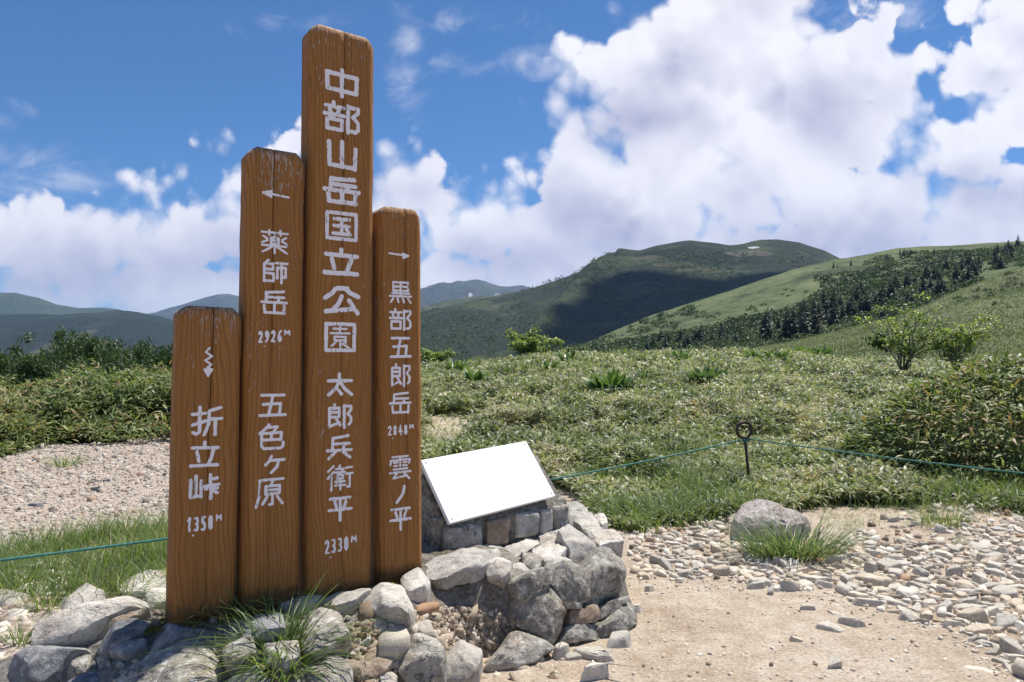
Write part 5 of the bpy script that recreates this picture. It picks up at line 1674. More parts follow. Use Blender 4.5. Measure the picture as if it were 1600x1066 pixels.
tuft('grass_tuft', 'large tuft of long green grass in front of the grey boulder', 1236, 872, 560, 0.43, 0.32, 0.0085, 0.5, GRASS_COOL, 1, 0.42, 0.7)
tuft('grass_tuft', 'sunlit tuft of long grass growing out of the rocks below the tallest post', 436, 1030, 300, 0.34, 0.10, 0.0065, 0.8, GRASS, 2, 0.8, 0.95, 0.36)
tuft('grass_tuft', 'shaded tuft of fine grass at the foot of the short post', 335, 962, 300, 0.30, 0.16, 0.004, 0.9, GRASS_COOL, 3, 0.5, 0.9)
tuft('grass_tuft', 'pale thin tuft of grass on the stony ground near the right edge', 1472, 822, 260, 0.30, 0.22, 0.0045, 0.4, GRASS, 4, 0.6, 0.5)
tuft('grass_tuft', 'small upright tuft of grass at the left end of the stone mound', 32, 1012, 60, 0.20, 0.05, 0.005, 0.4, GRASS, 5, 0.8, 0.5)
tuft('grass_tuft', 'few blades of grass between the front rocks below the gravel', 676, 1066, 26, 0.16, 0.05, 0.005, 0.8, GRASS, 6, 0.8, 0.9)
tuft('grass_tuft', 'tuft of grass beside the pale slab at the left of the mound', 78, 958, 90, 0.26, 0.10, 0.005, 0.5, GRASS, 7, 0.8, 0.5)
tuft('grass_tuft', 'very small bright green tuft among the loose stones at the right', 1508, 852, 40, 0.12, 0.06, 0.005, 0.5, GRASS, 8, 0.8, 0.6)
tuft('grass_tuft', 'thin tuft on the gravel edge in front of the left bank', 104, 728, 110, 0.30, 0.22, 0.008, 0.5, GRASS, 9, 0.6, 0.6)


def build_grass():
    r = np.random.default_rng(44)
    # strip of grass behind the left end of the mound
    n = 48000
    Y = r.uniform(4.0, 8.2, n); px = r.uniform(-300, 640, n)
    X = (px - 800) / F * Y
    cl = 0.5 + 0.9 * fbm2(X, Y, 2.2, 3, 70)
    k = (r.random(n) < lgrass_mask(X, Y) * np.clip(cl + .15, 0.12, 1)) & clear_of_stones(X, Y)
    X, Y = X[k], Y[k]; n = len(X)
    D = np.stack([r.normal(0.1, .35, n), r.normal(0, .35, n), np.ones(n)], 1)
    v, f = blades_mesh(np.stack([X, Y, ground_z(X, Y) - 0.01], 1), D, 0.31 * r.uniform(.4, 1.25, n), 0.006 * r.uniform(.6, 1.3, n), 0.55 * r.uniform(.2, 1.5, n), 4)
    o = link('grass', mesh_np('grass', v, f, GRASS))
    tag(o, 'strip of long green grass behind the left end of the mound', 'grass', kind='stuff')
    # grass and herbs mixed into the near edge of the meadow
    n = 60000
    Y = 6.3 + r.random(n) ** 1.6 * 7.5; px = r.uniform(600, 1760, n)
    X = (px - 800) / F * Y
    d = np.clip(0.35 + 1.5 * fbm2(X, Y, 0.9, 3, 71) + 0.5 * sstep(9.0 - Y, 0, 2), 0.02, 1)
    k = (r.random(n) < veg_mask(X, Y, 12.0) * d) & clear_of_stones(X, Y)
    X, Y = X[k], Y[k]; n = len(X)
    D = np.stack([r.normal(0.05, .4, n), r.normal(0, .4, n), np.ones(n)], 1)
    v, f = blades_mesh(np.stack([X, Y, ground_z(X, Y) - 0.01], 1), D, 0.36 * r.uniform(.4, 1.25, n), 0.007 * r.uniform(.6, 1.3, n), 0.5 * r.uniform(.2, 1.5, n), 4)
    o = link('grass', mesh_np('grass', v, f, GRASS))
    tag(o, 'green grass along the near edge of the meadow behind the loose stones', 'grass', kind='stuff')
    # greener grass patches further out
    n = 34000
    Y = 9.5 + r.random(n) ** 1.2 * 22; px = r.uniform(600, 1760, n)
    X = (px - 800) / F * Y
    d = sstep(fbm2(X, Y, 0.38, 3, 73), .02, .4)
    k = (r.random(n) < d * (1 - bare(X, Y))) & clear_of_stones(X, Y)
    X, Y = X[k], Y[k]; n = len(X)
    D = np.stack([r.normal(0.05, .45, n), r.normal(0, .45, n), np.ones(n)], 1)
    v, f = blades_mesh(np.stack([X, Y, ground_z(X, Y)], 1), D, 0.46 * r.uniform(.5, 1.2, n), 0.0009 * Y * r.uniform(.6, 1.3, n), 0.5 * r.uniform(.2, 1.5, n), 3)
    o = link('grass', mesh_np('grass', v, f, GRASS))
    tag(o, 'patches of taller green grass among the bamboo grass of the meadow', 'grass', kind='stuff')
    # scattered sprouts on the stony ground at the right
    n = 900
    Y = r.uniform(5.6, 7.6, n); px = r.uniform(1280, 1700, n)
    X = (px - 800) / F * Y
    k = r.random(n) < np.clip(-0.1 + 1.6 * fbm2(X, Y, 1.6, 3, 72) + 0.6 * sstep(Y, 6.2, 7.2), 0, 1)
    X, Y = X[k], Y[k]; n = len(X)
    kk = 5
    X = np.repeat(X, kk) + r.normal(0, .02, n * kk); Y = np.repeat(Y, kk) + r.normal(0, .02, n * kk); n *= kk
    D = np.stack([r.normal(0, .6, n), r.normal(0, .6, n), np.ones(n)], 1)
    v, f = blades_mesh(np.stack([X, Y, ground_z(X, Y) - 0.005], 1), D, 0.09 * r.uniform(.4, 1.5, n), 0.0045 * r.uniform(.6, 1.3, n), 0.5 * r.uniform(.2, 1.5, n), 3)
    o = link('grass', mesh_np('grass', v, f, GRASS))
    tag(o, 'sparse low grass sprouting between the stones at the right', 'grass', kind='stuff')


build_grass()


def build_moss():
    r = np.random.default_rng(5)
    mm = leaf_mat('moss_leaf', [(0, (0.06, 0.08, 0.012)), (0.5, (0.13, 0.14, 0.02)), (0.85, (0.22, 0.21, 0.035)), (1, (0.25, 0.12, 0.03))], 0.8, 0.2, 0.2, 8)
    for (pts, n) in (([(520, 948), (545, 932), (570, 922), (580, 930), (556, 941), (582, 944)], 1500), ([(238, 990), (262, 975), (282, 975), (300, 978), (276, 988)], 1300),
                     ([(612, 912), (630, 908), (645, 902), (638, 912)], 500), ([(893, 958), (900, 966), (897, 950)], 350)):
        i = r.integers(0, len(pts), n)
        q = np.array(pts, float)[i] + r.normal(0, 1, (n, 2)) * np.array([7, 3.0])
        W = ray_hit(q[:, 0], q[:, 1])
        dirs = np.array([0, 0, EYE]) - W; dirs /= np.linalg.norm(dirs, axis=1, keepdims=True)
        W = W + dirs * 0.035 + np.array([0, 0, 0.012])
        a = r.uniform(0, 6.28, n)
        D = np.stack([np.cos(a), np.sin(a), r.uniform(0.2, 1.5, n)], 1)
        L = r.uniform(.006, .014, n)
        v, f = leaves_mesh(W - np.array(MOUND.location), D, np.array([0, 0, 1.0]) + r.normal(0, .4, (n, 3)), L, L * .5, r.uniform(0, .4, n))
        link('moss', mesh_np('moss', v, f, mm), MOUND)


build_moss()


# ------------------------------------------------------------------ rope, ring pin
def tube(path, radius, sides=8, closed=False):
    P = np.array(path, float); n = len(P)
    T = np.gradient(P, axis=0) if not closed else np.roll(P, -1, 0) - np.roll(P, 1, 0)
    T /= np.linalg.norm(T, axis=1, keepdims=True)
    ref = np.array([0.13, 0.21, 0.97]); 
    if closed: ref = np.cross(T[0], T[n // 4]); ref /= np.linalg.norm(ref)
    A = np.cross(T, ref); A /= np.linalg.norm(A, axis=1, keepdims=True)
    Bn = np.cross(T, A)
    th = np.linspace(0, 2 * math.pi, sides, endpoint=False)
    rad = np.broadcast_to(radius, (n,))
    V = P[:, None] + rad[:, None, None] * (A[:, None] * np.cos(th)[None, :, None] + Bn[:, None] * np.sin(th)[None, :, None])
    idx = np.arange(n if closed else n - 1)
    a = (idx[:, None] * sides + np.arange(sides)[None]); a2 = (idx[:, None] * sides + (np.arange(sides)[None] + 1) % sides)
    b = ((idx[:, None] + 1) % n) * sides + np.arange(sides)[None]; b2 = ((idx[:, None] + 1) % n) * sides + (np.arange(sides)[None] + 1) % sides
    Q = np.stack([a, a2, b2, b], -1).reshape(-1, 4)
    F_ = [Q]
    if not closed:
        F_.append(np.arange(sides)[None, ::-1]); F_.append((n - 1) * sides + np.arange(sides)[None])
    return V.reshape(-1, 3), F_


def rope_vf(path, r, pitch):
    """three strands laid round each other"""
    P = np.array(path, float)
    s = np.concatenate([[0], np.cumsum(np.linalg.norm(np.diff(P, axis=0), axis=1))])
    n = int(s[-1] / (pitch / 7)) + 2
    u = np.linspace(0, s[-1], n)
    C = np.stack([np.interp(u, s, P[:, k]) for k in range(3)], 1)
    T = np.gradient(C, axis=0); T /= np.linalg.norm(T, axis=1, keepdims=True)
    A = np.cross(T, [0, 0, 1.0]); A /= np.linalg.norm(A, axis=1, keepdims=True); Bn = np.cross(T, A)
    parts = []
    for k in range(3):
        ph = u / pitch * 2 * math.pi + k * 2.094
        parts.append(tube(C + (A * np.cos(ph)[:, None] + Bn * np.sin(ph)[:, None]) * r * 0.5, r * 0.56, 6))
    return join_vf(parts)


def build_rope():
    m, t, b, out = new_mat('green_rope')
    t.put(b, 'Base Color', t.mix(t.ss(t.noise(coords(t), 60, 3, 0.6), 0.4, 0.7), (0.018, 0.15, 0.12), (0.07, 0.26, 0.21)))
    b.inputs['Roughness'].default_value = 0.6
    mi, t, b, out = new_mat('rusted_iron')
    n = t.noise(coords(t), 40, 4, 0.65)
    t.put(b, 'Base Color', t.mix(t.ss(n, 0.4, 0.65), (0.030, 0.026, 0.024), (0.085, 0.052, 0.036)))
    b.inputs['Roughness'].default_value = 0.65; b.inputs['Metallic'].default_value = 0.35
    bump(t, b, n, 0.002)
    Yr = 8.25
    top = px3(1163, 672, Yr); foot = px3(1173, 772, Yr)
    foot[2] = float(ground_z(foot[0], foot[1])) - 0.05
    pin = thing('ring_stake', 'dark iron stake with a ring top holding the green ropes', 'stake', tuple(foot))
    d = top - foot; L = np.linalg.norm(d)
    R = 0.088; rt = 0.0165
    neck = px3(1164, 686, Yr) - foot
    v, f = tube([neck * 0.0, neck * 0.5, neck + np.array([0, 0, 0.0])], 0.0155, 10)
    link('rod', mesh_np('rod', v, f, mi, smooth=True), pin)
    a = np.linspace(0, 6.2832, 48, endpoint=False)
    c = px3(1163, 672, Yr) - foot
    v, f = tube(np.stack([c[0] + R * np.cos(a), c[1] + 0.25 * R * np.cos(a), c[2] + R * np.sin(a)], 1), rt, 10, True)
    link('ring', mesh_np('ring', v, f, mi, smooth=True), pin)
    kn = px3(1165, 687, Yr)
    # left rope: from the ring, behind the board and the posts, out of the frame
    A0 = px3(1160, 687, Yr - 0.02); B0 = px3(-140, 893, 3.55)
    u = np.linspace(0, 1, 60)[:, None]
    path = A0 + (B0 - A0) * u
    path[:, 2] -= 0.085 * 4 * (u * (1 - u))[:, 0]
    v, f = rope_vf(path, 0.0085, 0.036)
    o0 = path[0].copy()
    o = link('rope', mesh_np('rope', v - o0, f, m, smooth=True), loc=tuple(o0))
    tag(o, 'green twisted rope running left from the ring stake behind the board and posts', 'rope', 'green ropes tied to the ring stake')
    A1 = px3(1170, 686, Yr - 0.02); B1 = px3(1720, 752, 6.9)
    path = A1 + (B1 - A1) * u
    path[:, 2] -= 0.02 * 4 * (u * (1 - u))[:, 0]
    v, f = rope_vf(path, 0.0085, 0.036)
    o0 = path[0].copy()
    o = link('rope', mesh_np('rope', v - o0, f, m, smooth=True), loc=tuple(o0))
    tag(o, 'green twisted rope running right from the ring stake past the dark bush', 'rope', 'green ropes tied to the ring stake')
    # the hitch round the foot of the ring
    r = np.random.default_rng(2)
    a = np.linspace(0, 6.2832 * 3, 90)
    loop = np.stack([0.026 * np.cos(a) + 0.012 * np.sin(a * .37), 0.03 * np.sin(a), -0.02 + 0.02 * a / 18 + 0.008 * np.sin(a * 1.7)], 1)
    v, f = tube(loop, 0.008, 6)
    o = link('rope_knot', mesh_np('rope_knot', v, f, m, smooth=True), loc=tuple(kn))
    tag(o, 'green rope knot tied round the foot of the iron ring', 'knot')


build_rope()

# ------------------------------------------------------------------ loose stones
def shard_mesh(seed, flat, mat, name='loose_stone', detail=1):
    """angular broken stone about 1 long"""
    r = np.random.default_rng(seed)
    bm = bmesh.new()
    n = int(r.integers(7, 11))
    a = np.sort(r.uniform(0, 6.283, n))
    w = r.uniform(0.5, 0.85)
    tilt = r.uniform(-.25, .25, 2)
    for k in range(n):
        rad = r.uniform(.78, 1.0) * 0.5
        x, y = rad * math.cos(a[k]), rad * math.sin(a[k]) * w
        t = flat * 0.5
        bm.verts.new((x * r.uniform(.62, .96), y * r.uniform(.62, .96), t * r.uniform(.75, 1.05) + t * (tilt[0] * x + tilt[1] * y) * 3))
        bm.verts.new((x, y, -t * r.uniform(.5, 1.0)))
        if r.random() < .5: bm.verts.new((x * 1.06, y * 1.06, t * r.uniform(-.4, .4)))
    res = bmesh.ops.convex_hull(bm, input=bm.verts[:])
    bmesh.ops.delete(bm, geom=[g for g in res['geom_interior'] if isinstance(g, bmesh.types.BMVert)], context='VERTS')
    bmesh.ops.dissolve_limit(bm, angle_limit=0.2, verts=bm.verts[:], edges=bm.edges[:])
    if detail:
        bmesh.ops.bevel(bm, geom=bm.edges[:], offset=0.035, segments=2, affect='EDGES', profile=0.5)
        bmesh.ops.triangulate(bm, faces=[f for f in bm.faces if len(f.verts) > 4])
        bmesh.ops.subdivide_edges(bm, edges=bm.edges[:], cuts=1)
        bm.normal_update()
        C = np.array([x.co for x in bm.verts]); N = np.array([x.normal for x in bm.verts])
        d = fbm(C + seed, 4, 3, seed) * 0.022
        for x, c, q, e in zip(bm.verts, C, N, d): x.co = c + q * e
    else:
        bmesh.ops.triangulate(bm, faces=bm.faces[:])
    me = bpy.data.meshes.new(name)
    bm.to_mesh(me); bm.free()
    me.materials.append(mat)
    return me


SHARD2 = rock_mat('shard_warm', (0.52, 0.42, 0.31), (0.64, 0.55, 0.42), (0.74, 0.66, 0.53), 2.2, 0.16, warm=0.4, bumpd=0.004)
SHARD3 = rock_mat('shard_grey', (0.38, 0.35, 0.305), (0.50, 0.465, 0.41), (0.60, 0.565, 0.505), 2.2, 0.25, warm=0.15, bumpd=0.004)
PROTO = [shard_mesh(100 + k, [0.28, 0.38, 0.5, 0.34][k % 4], [SHARD, SHARD2, SHARD, SHARD2, SHARD, SHARD, SHARD3][k % 7]) for k in range(21)]
LOWP = [shard_mesh(300 + k, [0.3, 0.42, 0.55][k % 3], SHARD, detail=0) for k in range(8)]
LOWV = []
for me in LOWP:
    v = np.empty(len(me.vertices) * 3, np.float32); me.vertices.foreach_get('co', v)
    f = np.empty(len(me.polygons) * 3, np.int32); me.polygons.foreach_get('vertices', f)
    LOWV.append((v.reshape(-1, 3).astype(float), f.reshape(-1, 3)))
for me in LOWP: bpy.data.meshes.remove(me)


def scatter_low(X, Y, Z, S, seed):
    """small stones merged: S = length"""
    r = np.random.default_rng(seed)
    parts = []
    kind = r.integers(0, len(LOWV), len(X))
    for k, (v, f) in enumerate(LOWV):
        m = kind == k
        n = int(m.sum())
        if not n: continue
        a = r.uniform(0, 6.283, n); t1 = r.normal(0, .22, n); t2 = r.normal(0, .22, n)
        ca, sa = np.cos(a), np.sin(a)
        vx = v[None, :, 0] * S[m][:, None]; vy = v[None, :, 1] * S[m][:, None]; vz = v[None, :, 2] * S[m][:, None] * r.uniform(.8, 1.5, n)[:, None]
        x = vx * ca[:, None] - vy * sa[:, None]; y = vx * sa[:, None] + vy * ca[:, None]
        z = vz + x * t1[:, None] + y * t2[:, None]
        V = np.stack([x + X[m][:, None], y + Y[m][:, None], z + (Z[m] + S[m] * 0.06)[:, None]], -1).reshape(-1, 3)
        Fk = (f[None] + (np.arange(n) * len(v))[:, None, None]).reshape(-1, 3)
        parts.append((V, Fk))
    return join_vf(parts)


def pebble_mat(name, a, b_, c_, dark=(0.16, 0.13, 0.10)):
    m, t, b, out = new_mat(name)
    rr = isl_rand(t)
    c = t.ramp(rr, [(0.0, dark), (0.12, a), (0.5, b_), (0.85, c_), (1.0, (0.36, 0.22, 0.13))])
    n = t.noise(wpos(t), 120, 3, 0.6)
    s_ = t.ss(n, 0.3, 0.7, 0.8, 1.15)
    t.put(b, 'Base Color', t.mix(1.0, c, t.comb(s_, s_, s_), 'MULTIPLY'))
    b.inputs['Roughness'].default_value = 0.9
    b.inputs['Specular IOR Level'].default_value = 0.2
    return m


PEBBLE = pebble_mat('pebbles', (0.44, 0.37, 0.29), (0.58, 0.52, 0.43), (0.70, 0.65, 0.56))
CHIP = pebble_mat('gravel_chips', (0.35, 0.295, 0.235), (0.45, 0.395, 0.33), (0.56, 0.51, 0.445), (0.20, 0.17, 0.15))

BAND_A = [(978, 842), (1000, 824), (1060, 824), (1120, 808), (1170, 800), (1180, 830), (1190, 872), (1240, 884), (1262, 905), (1185, 918), (1130, 908), (1080, 914),
          (1030, 906), (998, 918), (985, 890)]
BAND_B = [(1292, 872), (1330, 838), (1360, 818), (1420, 802), (1500, 792), (1660, 790), (1760, 1080), (1610, 1090), (1590, 1062), (1540, 1020), (1490, 988), (1440, 976),
          (1400, 962), (1350, 946), (1300, 926), (1250, 922), (1190, 916), (1255, 892)]


def place_loose():
    r = np.random.default_rng(9)
    cand = []
    grid = {}

    def ok(x, y, s):
        gx, gy = int(x / 0.25), int(y / 0.25)
        for i in range(gx - 1, gx + 2):
            for j in range(gy - 1, gy + 2):
                for (a, b, c) in grid.get((i, j), ()):
                    if math.hypot(x - a, y - b) < (s + c) * 0.34: return False
        return True
    N = 26000
    px = r.uniform(975, 1760, N); py = r.uniform(788, 1085, N)
    inA = poly_sd(px, py, BAND_A); inB = poly_sd(px, py, BAND_B)
    edge = 10 * fbm2(px, py, 0.03, 2, 5)
    isA = inA < edge; isB = inB < edge
    dens = np.where(isA, 1.0, np.where(isB, np.where(py < 850, 0.20 + 0.5 * (px > 1490) * (py > 815), 1.0), 0))
    dens = dens * np.clip(0.9 + 0.8 * fbm2(px, py, 0.018, 3, 8), 0.2, 1)
    keep = r.random(N) < dens
    px, py = px[keep], py[keep]
    size = np.clip(np.exp(r.normal(-2.80, 0.42, len(px))), 0.032, 0.19)
    size = np.where(poly_sd(px, py, BAND_A) < 0, size * 0.88, size)
    size[r.random(len(px)) < 0.02] *= 1.35
    order = np.argsort(-size)
    Y = EYE * F / (py - HZ); X = (px - 800) / F * Y
    for k in order:
        x, y, s = float(X[k]), float(Y[k]), float(size[k])
        if mound_z(np.array([x]), np.array([y]))[0] > -0.04: continue
        if math.hypot((x - 2.17) / 0.42, (y - 6.15) / 0.30) < 1: continue
        if not ok(x, y, s): continue
        grid.setdefault((int(x / 0.25), int(y / 0.25)), []).append((x, y, s))
        vis = px[k] < 1612 and py[k] < 1075
        cand.append((s / y * (1 if vis else 0.0001), x, y, s))
    cand.sort(reverse=True)
    big, small = cand[:285], cand[285:]
    for k, (_, x, y, s) in enumerate(big):
        o = bpy.data.objects.new('loose_stone', PROTO[k % len(PROTO)])
        COL.objects.link(o)
        o.location = (x, y, float(ground_z(x, y)) + s * 0.02)
        o.rotation_euler = (r.normal(0, .12), r.normal(0, .12), r.uniform(0, 6.283))
        o.scale = (s * r.uniform(1.0, 1.3), s * r.uniform(.9, 1.15), s * r.uniform(.8, 1.35))
        tag(o, 'pale angular stone lying in the loose band of stones beside the dirt path', 'stone', 'loose stones beside the path')
    a = np.array(small)
    v, f = scatter_low(a[:, 1], a[:, 2], ground_z(a[:, 1], a[:, 2]), a[:, 3] * 1.15, 3)
    o = link('small_stones', mesh_np('small_stones', v, f, PEBBLE))
    tag(o, 'small pale stones filling the gaps of the loose stone band', 'stones', kind='stuff')
    # grit on the path and in the bands
    n = 9000
    px = r.uniform(860, 1760, n); py = 800 + r.random(n) * 290
    inn = (poly_sd(px, py, BAND_A) < 14) | (poly_sd(px, py, BAND_B) < 22)
    k = (r.random(n) < np.where(inn, 0.8, 0.11))
    px, py = px[k], py[k]
    Y = EYE * F / (py - HZ); X = (px - 800) / F * Y
    c = clear_of_stones(X, Y); X, Y = X[c], Y[c]
    v, f = scatter_low(X, Y, ground_z(X, Y) - 0.002, r.uniform(.008, .034, len(X)), 4)
    tag(link('grit', mesh_np('grit', v, f, PEBBLE)), 'fine grit scattered over the dirt path', 'grit', kind='stuff')
    # gravel of thin chips on the left
    n = 72000
    Y = 4.2 + r.random(n) ** 0.9 * 9.0; px = r.uniform(-340, 640, n); X = (px - 800) / F * Y
    k = (veg_mask(X, Y, 3) < 0.3) & (lgrass_mask(X, Y) < 0.6) & clear_of_stones(X, Y)
    X, Y = X[k], Y[k]
    s = np.exp(r.normal(-3.9, .5, len(X))) * (0.75 + Y / 16)
    v, f = scatter_low(X, Y, ground_z(X, Y) - 0.004, s, 5)
    tag(link('gravel', mesh_np('gravel', v, f, CHIP)), 'pinkish gravel of thin chips behind the short post', 'gravel', kind='stuff')
    # rubble in the broken front of the mound
    n = 9000
    px = r.uniform(540, 880, n); py = r.uniform(895, 1085, n)
    zone = [(560, 960), (600, 968), (650, 950), (690, 948), (780, 952), (806, 985), (800, 1040), (860, 1020), (905, 1020), (950, 1085), (540, 1085)]
    k = poly_sd(px, py, zone) < 0
    W = ray_hit(px[k], py[k])
    v, f = scatter_low(W[:, 0], W[:, 1], W[:, 2] - 0.002, np.exp(r.normal(-3.75, .5, len(W))), 6)
    RUB = pebble_mat('rubble_stone', (0.27, 0.21, 0.15), (0.40, 0.33, 0.25), (0.54, 0.48, 0.39), (0.12, 0.085, 0.055))
    tag(link('rubble', mesh_np('rubble', v, f, RUB)), 'pale gravel and crumbled mortar in the broken front of the mound', 'rubble', kind='stuff')
    # left of the mound: flat stones half in the grass
    lab = [('flat grey stone in the grass left of the mound', 30, 905, .30, ROCK_GREY), ('pale flat stone lowest at the left edge, beside the mound', 14, 945, .34, ROCK_PALE),
           ('brownish stone leaning beside the pale slab at the left end of the mound', 75, 945, .24, ROCK_BROWN), ('dark thin stone at the far left in the grass', 10, 888, .22, ROCK_DARK)]
    for k, (lb, qx, qy, s, mt) in enumerate(lab):
        me = shard_mesh(500 + k, .3, mt)
        o = link('loose_stone', me)
        W = ray_hit(qx, qy)[0]
        o.location = (W[0], W[1], W[2] + s * 0.06); o.scale = (s, s * .8, s * .9); o.rotation_euler = (r.normal(0, .1), r.normal(0, .1), r.uniform(-.5, .5))
        tag(o, lb, 'stone')
    n = 260
    px = r.uniform(-60, 110, n); py = r.uniform(880, 1085, n)
    W = ray_hit(px, py)
    k = mound_z(W[:, 0], W[:, 1]) < 0.05
    W = W[k]
    v, f = scatter_low(W[:, 0], W[:, 1], W[:, 2], r.uniform(.04, .15, len(W)), 7)
    tag(link('small_stones', mesh_np('small_stones', v, f, PEBBLE)), 'small stones among the grass left of the mound', 'stones', kind='stuff')
    # single stones on the bare dirt and white blocks at the foot of the wall
    lone = [('rounded pale stone alone on the dirt, nearest the stone band', 1262, 957, .115, .5, 0.2), ('small flat pale stone on the dirt right of the rounded one', 1298, 962, .11, .32, -.3),
            ('long pale stone lying alone on the dirt', 1300, 990, .16, .42, -.6), ('largest single stone on the dirt, pale with a ridge', 1338, 983, .17, .5, -.35),
            ('small pebble-like cube of stone alone on the dirt', 1244, 1008, .085, .7, .1), ('round whitish stone alone near the bottom of the dirt path', 1298, 1046, .115, .62, .2),
            ('flat pale stone near the bottom right corner, tapering to a tip', 1532, 1054, .17, .2, -.5), ('flat half-buried stone in the middle of the dirt path', 1425, 1022, .10, .2, .0),
            ('large flat stone embedded at the edge of the stone band, grey on one side', 1560, 984, .24, .4, -.3), ('bluish flat stone on the ground at the right', 1556, 1012, .21, .2, .2),
            ('big pale wedge of stone among the loose band', 1468, 931, .22, .42, -.4), ('square white block on the edge of the stone band', 1237, 924, .15, .62, .05),
            ('tilted grey-brown stone beside the square white block', 1208, 928, .13, .5, .6), ('squarish stone left of the white block, on the dirt edge', 1181, 920, .14, .5, .2),
            ('grey boulder lying at the foot of the stone wall', 964, 1012, .17, .6, .3), ('long white block at the foot of the stone wall', 924, 1034, .22, .45, -.55),
            ('white block standing at the bottom edge below the stone wall', 925, 1062, .19, .6, .3), ('white angular block right under the lowest rock of the wall', 875, 1030, .15, .75, .9),
            ('small cream block between the white blocks by the wall', 896, 1036, .11, .6, .3), ('tan rounded stone at the foot of the wall', 838, 1038, .11, .6, .2),
            ('pale stone tucked against the right corner of the wall', 996, 958, .12, .6, .4), ('cream stone just right of the wall corner', 1012, 925, .10, .65, .1)]
    for k, (lb, qx, qy, s, fl, rz) in enumerate(lone):
        me = shard_mesh(700 + k, fl, [SHARD, SHARD, SHARD, SHARD, SHARD2][k % 5] if 'grey' not in lb and 'bluish' not in lb else SHARD3)
        o = link('loose_stone', me)
        W = ray_hit(qx, qy)[0]
        o.location = (W[0], W[1], W[2] + s * fl * 0.2); o.scale = (s * 1.1, s, s); o.rotation_euler = (r.normal(0, .08), r.normal(0, .08), rz)
        tag(o, lb, 'stone')
    dark = [('dark thin slab on the pink gravel, longest of three', 160, 752, .16, .2), ('dark stone on the pink gravel beside a smaller one', 150, 767, .12, .45), ('dark flat stone on the gravel at the left', 55, 789, .16, .25)]
    for k, (lb, qx, qy, s, fl) in enumerate(dark):
        me = shard_mesh(800 + k, fl, ROCK_DARK); o = link('loose_stone', me)
        W = ray_hit(qx, qy)[0]
        o.location = (W[0], W[1], float(ground_z(W[0], W[1])) + s * fl * .3); o.scale = (s * 1.3, s, s)
        tag(o, lb, 'stone')


place_loose()


def build_boulder():
    ob, c, n = stone_from_outline([(1153, 806), (1158, 792), (1172, 780), (1196, 775), (1216, 780), (1230, 789), (1250, 791), (1264, 800), (1273, 814), (1276, 852), (1150, 852)],
                                  rock_mat('boulder_rock', (0.30, 0.25, 0.22), (0.47, 0.415, 0.375), (0.60, 0.54, 0.495), 1.3, 0.6, warm=0.3, bumpd=0.02), None, .09, .20, .7, 73, .0, 1.6,
                                  (0, -.9, .44), 'boulder', plane=(2.18, 6.1, .05))
    tag(ob, 'grey boulder half hidden behind the large tuft of grass below the ring stake', 'boulder')


build_boulder()

# ------------------------------------------------------------------ shrubs and trees
BARK = rock_mat('bark', (0.10, 0.085, 0.07), (0.17, 0.15, 0.125), (0.26, 0.235, 0.20), 3.0, 0.3, bumpd=0.006)
NEEDLE = leaf_mat('pine_needle', [(0, (0.028, 0.056, 0.018)), (0.4, (0.058, 0.102, 0.030)), (0.8, (0.105, 0.16, 0.048)), (1, (0.16, 0.21, 0.075))], 0.5, 0.18, 0.25, 0.9)
YLEAF = leaf_mat('young_leaf', [(0, (0.09, 0.13, 0.03)), (0.4, (0.17, 0.23, 0.05)), (0.8, (0.28, 0.34, 0.09)), (1, (0.40, 0.43, 0.16))], 0.4, 0.42, 0.2, 1.0)
BUSHLEAF = leaf_mat('bush_leaf', [(0, (0.03, 0.06, 0.015)), (0.5, (0.075, 0.125, 0.028)), (1, (0.17, 0.22, 0.055))], 0.5, 0.35, 0.25, 0.8)


def limb(p0, p1, r0, r1, sag=0.0, n=6, wob=0.05, r=None):
    u = np.linspace(0, 1, n)[:, None]
    P = np.array(p0) + (np.array(p1) - np.array(p0)) * u
    L = np.linalg.norm(np.array(p1) - np.array(p0))
    P[:, 2] += sag * L * 4 * (u * (1 - u))[:, 0]
    if r is not None: P[1:-1] += r.normal(0, wob * L, (n - 2, 3))
    return tube(P, r0 + (r1 - r0) * u[:, 0], 6), P


def dwarf_pine(label, px, base_py, Y, wid, hgt, seed):
    r = np.random.default_rng(seed)
    gx = (px - 800) / F * Y
    gz = float(ground_z(gx, Y)) - 0.05
    root = thing('dwarf_pine', label, 'pine shrub', (gx, Y, gz), 'dwarf pines beyond the left bank')
    W = []; N = []
    tips = []
    for k in range(17):
        a = r.uniform(0, 6.283); d = r.uniform(.25, 1.0)
        tip = np.array([math.cos(a) * wid * d, math.sin(a) * wid * .6 * d, hgt * 1.08 * (1.02 - .40 * d ** 2) * r.uniform(.8, 1.05)])
        (vf, P) = limb((r.normal(0, .08), r.normal(0, .08), 0), tip, .05, .014, -.22 * d, 8, .035, r)
        W.append(vf)
        for j in range(17):
            u = r.uniform(.35, 1.0)
            q = P[min(int(u * 7), 7)]
            t2 = q + np.array([r.normal(0, .26), r.normal(0, .26), abs(r.normal(.10, .12))]) * hgt / 1.6
            if j % 2 == 0: W.append(limb(q, t2, .012, .006, -.1, 4)[0])
            tips.append(t2)
    for q in tips:
        n = 84
        up = np.array([r.normal(0, .35), r.normal(0, .35), 1.0])
        d = r.normal(0, .75, (n, 3)) + up * 0.9
        P = q + r.normal(0, .055, (n, 3)) + up * r.uniform(-.05, .12, (n, 1))
        L = r.uniform(.07, .15, n)
        N.append(leaves_mesh(P, d, r.normal(0, 1, (n, 3)), L, L * .20, r.uniform(0, .2, n)))
    v, f = join_vf(W); link('branches', mesh_np('branches', v, f, BARK, smooth=True), root)
    v, f = join_vf(N); link('needles', mesh_np('needles', v, f, NEEDLE), root)
    return root


